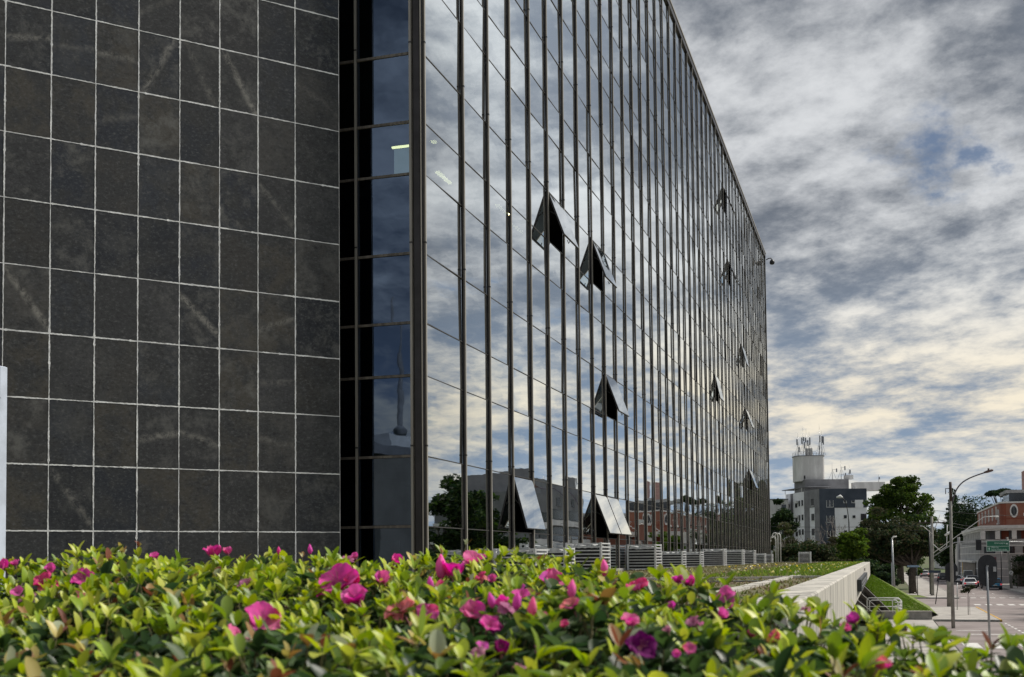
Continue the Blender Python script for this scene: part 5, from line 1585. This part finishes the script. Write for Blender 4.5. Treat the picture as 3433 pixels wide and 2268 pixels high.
def hedge_top(xc, yc):
    """height of the clipped surface relative to the eye"""
    px = CX + F_PX * xc / yc
    s = -0.175 + (yc - 1.1) * 0.072
    for (a, d0), (b_, d1) in zip(DROP, DROP[1:]):
        if a <= px < b_: s -= d0 + (d1 - d0) * (px - a) / (b_ - a)
    if px < 420: s -= 0.028 * min(1.0, (420 - px) / 350.0)
    return s + bump_h(xc, yc)
def W(xc, yc, dz):
    p = CR * xc + CF * yc
    return Vector((p.x, p.y, ZC + dz))

hedge = empty('azalea_hedge', W(0, 2.0, -1.5), label='clipped azalea hedge with yellow-green shoots and magenta flowers in the foreground', cat='hedge')
HI = Matrix.Translation(-hedge.location)
def hpart(o):
    o.parent = hedge; o.matrix_parent_inverse = HI
    return o

# leaf template: five rows of three, folded on the midrib and drooping to a point
LT = np.array([[0.0, 0.05], [0.20, 0.38], [0.46, 0.52], [0.74, 0.46], [0.92, 0.24], [1.0, 0.0]])
def leaves(P, D, U, L, Wd, curl, fold, C):
    """P base, D direction, U up-ish normal, arrays of n; returns verts, faces, colours"""
    n = len(P)
    S = np.cross(D, U); S /= np.linalg.norm(S, axis=1, keepdims=True) + 1e-9
    N = np.cross(S, D)
    rows = len(LT)
    V = np.zeros((n, rows, 3, 3))
    for r in range(rows):
        t, w = LT[r]
        c = P + D * (L * t)[:, None] - N * (curl * L * t * t)[:, None]
        off = S * (Wd * w)[:, None]; up = N * (fold * Wd * w)[:, None]
        V[:, r, 0] = c - off + up; V[:, r, 1] = c; V[:, r, 2] = c + off + up
    idx = np.arange(n)[:, None] * rows * 3
    F = []
    for r in range(rows - 1):
        a = r * 3
        F.append(idx + np.array([[a, a + 1, a + 4, a + 3]])); F.append(idx + np.array([[a + 1, a + 2, a + 5, a + 4]]))
    F = np.stack(F, 1).reshape(-1, 4)
    Cv = np.repeat(C[:, None, :], rows * 3, 1)
    tip = np.linspace(0.92, 1.06, rows)[None, :, None]
    Cv = (Cv.reshape(n, rows, 3, 3) * tip[..., None]).reshape(-1, 3)
    return V, F, Cv

young = np.array([(0.38, 0.48, 0.03), (0.47, 0.55, 0.05), (0.28, 0.40, 0.04), (0.52, 0.55, 0.10), (0.23, 0.33, 0.05)])
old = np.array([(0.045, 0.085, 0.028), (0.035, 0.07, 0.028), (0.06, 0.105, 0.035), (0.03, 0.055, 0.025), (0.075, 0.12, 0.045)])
odd = np.array([(0.34, 0.20, 0.08), (0.24, 0.09, 0.06), (0.50, 0.42, 0.14), (0.42, 0.46, 0.30)])
LP, LD, LU, LL, LW, LC_, LF, LCol = [], [], [], [], [], [], [], []
def add_leaf(p, d, L, w, curl, fold, col):
    d = d.normalized(); u = Vector((0, 0, 1)) if abs(d.z) < .95 else Vector((1, 0, 0))
    LP.append(p); LD.append(d); LU.append(u); LL.append(L); LW.append(w); LC_.append(curl); LF.append(fold); LCol.append(col)
stems = MB()
def shoot(base, axis, n, L, spread, kind, whorls=2):
    ln = L * 0.5
    a0 = random.uniform(0, 6.28)
    ax = axis.normalized()
    t1 = ax.orthogonal().normalized(); t2 = ax.cross(t1)
    for w in range(whorls):
        hgt = ln * (w / max(1, whorls - 1)) if whorls > 1 else ln
        sp = spread * (1.25 if w == 0 and whorls > 1 else 0.8) + random.uniform(-.12, .12)
        for k in range(n):
            a = a0 + 6.283 * k / n + w * 0.9 + random.uniform(-.25, .25)
            out = t1 * math.cos(a) + t2 * math.sin(a)
            d = ax * math.cos(sp) + out * math.sin(sp)
            l = L * random.uniform(.5, 1.08) * (0.85 if w else 1.0)
            if kind == 'young': c = young[random.randrange(5)] * random.uniform(.7, 1.1)
            elif kind == 'odd': c = odd[random.randrange(4)] * random.uniform(.7, 1.1)
            elif kind == 'mix': c = (young[random.randrange(5)] * .35 + old[random.randrange(5)] * .8) * random.uniform(.8, 1.2)
            else: c = old[random.randrange(5)] * random.uniform(.75, 1.25)
            add_leaf(base + ax * hgt + out * .002, d, l, l * random.uniform(.34, .60), random.uniform(-.1, .5), random.uniform(.05, .7), c)
    stems.tube([base - ax * L * .9, base, base + ax * ln], [.0016, .0014, .001], 4, cap=False)

# scatter shoots over the clipped surface
cell = 0.040
yc = 0.95
while yc < 3.4:
    xmin, xmax = -0.62 * yc - 0.5, 0.62 * yc + 0.5
    xc = xmin
    while xc < xmax:
        x, y = xc + random.uniform(-.026, .026), yc + random.uniform(-.026, .026)
        px = CX + F_PX * x / y
        if y < far_edge(px) + 0.03:
            z = hedge_top(x, y)
            tilt = Vector((random.gauss(0, .30), random.gauss(0, .30), 1.0))
            edge = (far_edge(px) - y)
            q = random.random()
            pyoung = 0.44 if y > 2.0 else 0.27
            # tall tender shoots above the surface
            if q < pyoung:
                shoot(W(x, y, z + random.uniform(-.012, .022)), tilt, random.choice((3, 4, 4, 5)), random.uniform(.026, .046), random.uniform(.35, .75), 'young', random.choice((1, 2)))
            elif q < pyoung + .22:
                shoot(W(x, y, z + random.uniform(-.03, .008)), tilt, random.choice((5, 6)), random.uniform(.028, .048), random.uniform(.9, 1.25), 'mix', 1)
            elif q < .93:
                shoot(W(x, y, z + random.uniform(-.045, -.005)), tilt, random.choice((5, 6, 7)), random.uniform(.030, .054), random.uniform(1.0, 1.4), 'old', 1)
            else:
                shoot(W(x, y, z + random.uniform(-.02, .012)), tilt, 4, random.uniform(.025, .045), random.uniform(.5, .9), 'odd', 1)
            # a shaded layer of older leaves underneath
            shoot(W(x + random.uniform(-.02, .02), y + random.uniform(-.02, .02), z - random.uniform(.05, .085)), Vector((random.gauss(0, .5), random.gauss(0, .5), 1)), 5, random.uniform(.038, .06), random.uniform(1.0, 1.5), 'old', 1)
        xc += cell
    yc += cell
# reddish sprouts that stick out above the outline
def surf_hit(px, py, lift=0.0):
    d = ray(px, py); f = Vector((d.x, d.y, 0)).dot(CF); r_ = Vector((d.x, d.y, 0)).dot(CR)
    t = 1.0
    while t < far_edge(px) - 0.03:
        if d.z * t / f * 1.0 < hedge_top(r_ / f * t, t) + lift: break
        t += 0.01
    k = t / f
    return Vector((d.x * k, d.y * k, ZC + d.z * k)), t
for px, py in ((1560, 1822), (1482, 1850), (465, 1828), (1013, 1862)):
    p, t = surf_hit(px, py + 25)
    p = Vector((p.x, p.y, p.z + (25 / F_PX) * t * .3))
    shoot(p, Vector((random.gauss(0, .15), random.gauss(0, .15), 1)), 4, .021, .4, 'odd', 1)

LP = np.array([tuple(v) for v in LP]); LD = np.array([tuple(v) for v in LD]); LU = np.array([tuple(v) for v in LU])
V, Fq, Cv = leaves(LP, LD, LU, np.array(LL), np.array(LW), np.array(LC_), np.array(LF), np.array(LCol))
nL = len(LP)
# the 290 leaves that show largest become parts of their own, the rest one mass
c0 = V.reshape(nL, -1, 3).mean(1)
score = np.zeros(nL)
for i in range(nL):
    q = px_of(c0[i])
    if 20 < q[0] < 3413 and 1700 < q[1] < 2240:
        dist = math.hypot(c0[i][0], c0[i][1])
        xc_, yc_ = float(np.dot(c0[i][:2], CR[:2])), float(np.dot(c0[i][:2], CF[:2]))
        above = (c0[i][2] - ZC) - hedge_top(xc_, yc_)
        score[i] = LL[i] / dist * (1.0 + 12 * max(-.06, min(.05, above)))
order = np.argsort(-score); big = order[:290]; small = np.setdiff1d(np.arange(nL), big)
nv = V.shape[1] * 3
fpl = (len(LT) - 1) * 2
Vf = V.reshape(nL, nv, 3); Cf = Cv.reshape(nL, nv, 3)
ftemp = Fq[:fpl]
hpart(np_mesh('foliage', Vf[small].reshape(-1, 3), (np.arange(len(small))[:, None, None] * nv + ftemp[None]).reshape(-1, 4), Cf[small].reshape(-1, 3), M_LEAF, smooth=True))['kind'] = 'stuff'
for i in big:
    hpart(np_mesh('leaf', Vf[i], ftemp, Cf[i], M_LEAF, smooth=True))
tag(hpart(stems.build('twigs', mat('green_stem', (0.14, 0.12, 0.05), .8))), kind='stuff')

# added sheet under the leaves, coloured as inner shade, blocks light from below
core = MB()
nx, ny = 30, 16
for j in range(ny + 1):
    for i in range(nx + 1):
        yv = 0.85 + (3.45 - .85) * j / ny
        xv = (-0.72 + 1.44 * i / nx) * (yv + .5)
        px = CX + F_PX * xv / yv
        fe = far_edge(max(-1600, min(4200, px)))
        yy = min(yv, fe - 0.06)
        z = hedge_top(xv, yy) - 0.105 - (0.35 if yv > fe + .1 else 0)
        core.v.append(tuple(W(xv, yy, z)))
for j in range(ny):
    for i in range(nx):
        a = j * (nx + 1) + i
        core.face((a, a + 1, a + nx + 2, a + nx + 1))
hpart(core.build('hedge_core', mat('hedge_shade', (0.018, 0.022, 0.010), .95)))
MB_ = MB()
for k in range(26):
    x, y = random.uniform(-1.6, 1.3), random.uniform(1.1, 2.6)
    a = W(x, y, -1.45); b_ = W(x + random.uniform(-.2, .2), y + random.uniform(-.2, .2), -.32)
    MB_.tube([a, a.lerp(b_, .5) + Vector((random.uniform(-.08, .08), random.uniform(-.08, .08), 0)), b_], [.016, .012, .006], 5)
hpart(MB_.build('stems', M_BARK))

# flowers: five ruffled petals round a throat, with stamens; some half closed, some spent
MAG = [(0.88, 0.12, 0.48), (0.92, 0.20, 0.56), (0.84, 0.15, 0.60), (0.92, 0.22, 0.48)]
RED = [(0.88, 0.10, 0.30), (0.88, 0.28, 0.30), (0.85, 0.16, 0.45)]
PALE = [(0.66, 0.30, 0.42), (0.60, 0.22, 0.40)]
DARKV = [(0.20, 0.010, 0.16), (0.26, 0.012, 0.14)]
def petal(sz, col, ruffle, curl):
    nr, nc = 7, 6
    V, Fp, C = [], [], []
    for r in range(nr + 1):
        t = r / nr
        w = sz * (0.16 + 0.40 * math.sin(math.pi * min(1, t * .92 + .04)) ** .8) * (1 if t < .98 else .8)
        for c in range(nc + 1):
            s = c / nc * 2 - 1
            z = sz * (0.55 * t - curl * t * t) + ruffle * sz * t * math.sin(s * 5 + r * .9) + .12 * sz * s * s * t
            V.append((w * s, sz * t * (1 - .10 * s * s) + random.uniform(-.03, .03) * sz * (t > .9), z + random.uniform(-.02, .02) * sz))
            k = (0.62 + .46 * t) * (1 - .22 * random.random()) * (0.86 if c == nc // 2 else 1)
            C.append(tuple(v * k for v in col))
    for r in range(nr):
        for c in range(nc):
            a = r * (nc + 1) + c
            Fp.append((a, a + 1, a + nc + 2, a + nc + 1))
    return np.array(V), np.array(Fp), np.array(C)
def flower(px, py, size_px, kind='open', face=None, cols=MAG, k_open=1.0):
    p, t = surf_hit(px, py, 0.034)
    sz = size_px / F_PX * t * 0.55
    f = MB()
    ax = (face if face is not None else (-CF * random.uniform(.2, .9) + CR * random.uniform(-.5, .5) + Vector((0, 0, random.uniform(.4, 1.0))))).normalized()
    q = ax.to_track_quat('Z', 'Y')
    f.tube([(0, 0, -sz * .9), (0, 0, -sz * .1), (0, 0, sz * .12)], [sz * .05, sz * .10, sz * .16], 7)
    for k in range(5):
        a = 1.25 * k + random.random() * .3
        f.tube([(0, 0, 0), (math.cos(a) * sz * .12, math.sin(a) * sz * .12, sz * .5), (math.cos(a) * sz * .25, math.sin(a) * sz * .25, sz * .8)], sz * .012, 4, cap=False)
    o = f.build('flower', M_STAMEN)
    o.location = p; o.rotation_mode = 'QUATERNION'; o.rotation_quaternion = q
    hpart(o)
    base = cols[random.randrange(len(cols))]
    for k in range(5):
        if kind == 'open': cu, tl = random.uniform(.25, .5), random.uniform(.0, .5)
        elif kind == 'half': cu, tl = random.uniform(.05, .35), random.uniform(.35, .75)
        else: cu, tl = random.uniform(.5, .9), random.uniform(-.7, .9)
        c = base if random.random() < .75 else cols[random.randrange(len(cols))]
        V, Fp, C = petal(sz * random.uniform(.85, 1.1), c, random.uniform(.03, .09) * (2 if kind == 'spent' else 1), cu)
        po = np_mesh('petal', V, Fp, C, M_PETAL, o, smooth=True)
        po.rotation_euler = (tl, 0, 2 * math.pi * k / 5 + random.uniform(-.2, .2))
    return o
M_STAMEN = mat('stamen', (0.45, 0.16, 0.22), .7)
def bud(px, py, size_px, cols=MAG):
    p, t = surf_hit(px, py + size_px * .5, 0.035)
    L = size_px / F_PX * t
    c = cols[random.randrange(len(cols))]
    n, prof = 9, [(0.05, 0), (.16, .12), (.24, .35), (.20, .62), (.09, .88), (.01, 1.0)]
    V, C, Fp = [], [], []
    for r_, z in prof:
        for k in range(n):
            a = 2 * math.pi * k / n + z * 1.6
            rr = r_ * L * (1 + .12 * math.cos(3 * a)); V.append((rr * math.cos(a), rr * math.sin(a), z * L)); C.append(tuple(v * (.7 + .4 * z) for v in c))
    for i in range(len(prof) - 1):
        for k in range(n):
            a, b_ = i * n + k, i * n + (k + 1) % n
            Fp.append((a, b_, b_ + n, a + n))
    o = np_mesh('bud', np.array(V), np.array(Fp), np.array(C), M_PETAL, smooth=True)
    o.location = p; o.rotation_euler = (random.uniform(-.25, .25), random.uniform(-.25, .25), random.uniform(0, 6))
    hpart(o)
for k in range(20):
    flower(random.gauss(1650, 420), random.uniform(1930, 2190), random.uniform(34, 74), random.choice(('half', 'open', 'spent')), None, random.choice((MAG, MAG, RED, PALE)))
for a in ((1140, 1965, 150, 'open', (-CF * .5 - CR * .25 + Vector((0, 0, .6)))), (1200, 2020, 110, 'half', None), (1521, 1937, 110, 'half', Vector((0, 0, 1))), (1592, 1886, 95, 'open', None), (1323, 1888, 60, 'half', None), (1581, 2058, 90, 'open', None), (1637, 2104, 80, 'open', None), (1850, 1952, 90, 'open', None), (278, 1944, 75, 'open', None), (15, 1905, 55, 'half', None), (167, 1916, 50, 'half', None), (52, 1894, 40, 'half', None), (714, 1866, 80, 'half', Vector((.05, 0, 1))), (765, 1856, 42, 'half', None), (522, 1872, 42, 'half', None), (880, 2085, 130, 'open', -CF * .7 + CR * .3 + Vector((0, 0, .7))), (806, 2136, 90, 'half', -CR + Vector((0, 0, .2))), (2275, 1954, 60, 'half', Vector((0, 0, 1))), (2318, 1960, 55, 'half', None), (2412, 2067, 60, 'half', None), (2829, 2112, 55, 'half', None), (2866, 2086, 60, 'half', None), (2267, 2200, 45, 'half', None), (1192, 1870, 38, 'half', None), (1655, 1948, 45, 'half', None), (2255, 2035, 40, 'half', None), (60, 1990, 50, 'open', None)):
    flower(a[0], a[1], a[2], a[3], a[4])
for a in ((1190, 1960, 80, 'half'), (1350, 2055, 120, 'spent'), (1430, 2050, 80, 'spent'), (1920, 2035, 80, 'open'), (1848, 1940, 70, 'open'), (2602, 2142, 60, 'half'), (2945, 2240, 80, 'half'), (150, 1958, 75, 'spent'), (290, 2005, 50, 'spent'), (2130, 1968, 90, 'spent')):
    flower(a[0], a[1], a[2], a[3], None, RED)
for a in ((1700, 2040, 60, 'spent'), (1600, 2190, 60, 'spent'), (2330, 2090, 70, 'spent'), (1165, 1880, 50, 'spent'), (1745, 2230, 50, 'spent'), (2700, 2040, 40, 'spent'), (90, 2010, 60, 'spent')):
    flower(a[0], a[1], a[2], a[3], None, PALE)
for a in ((2142, 2175, 110, 'open'), (1682, 2190, 80, 'half'), (1290, 2185, 45, 'half'), (1660, 2085, 70, 'spent')):
    flower(a[0], a[1], a[2], a[3], None, DARKV)
for a in ((1480, 1897, 85), (1730, 2013, 65), (1783, 2033, 68), (1915, 1972, 65), (2031, 1905, 65), (1445, 1955, 50), (1652, 2010, 55), (1040, 1840, 35), (935, 1845, 30)):
    bud(*a)
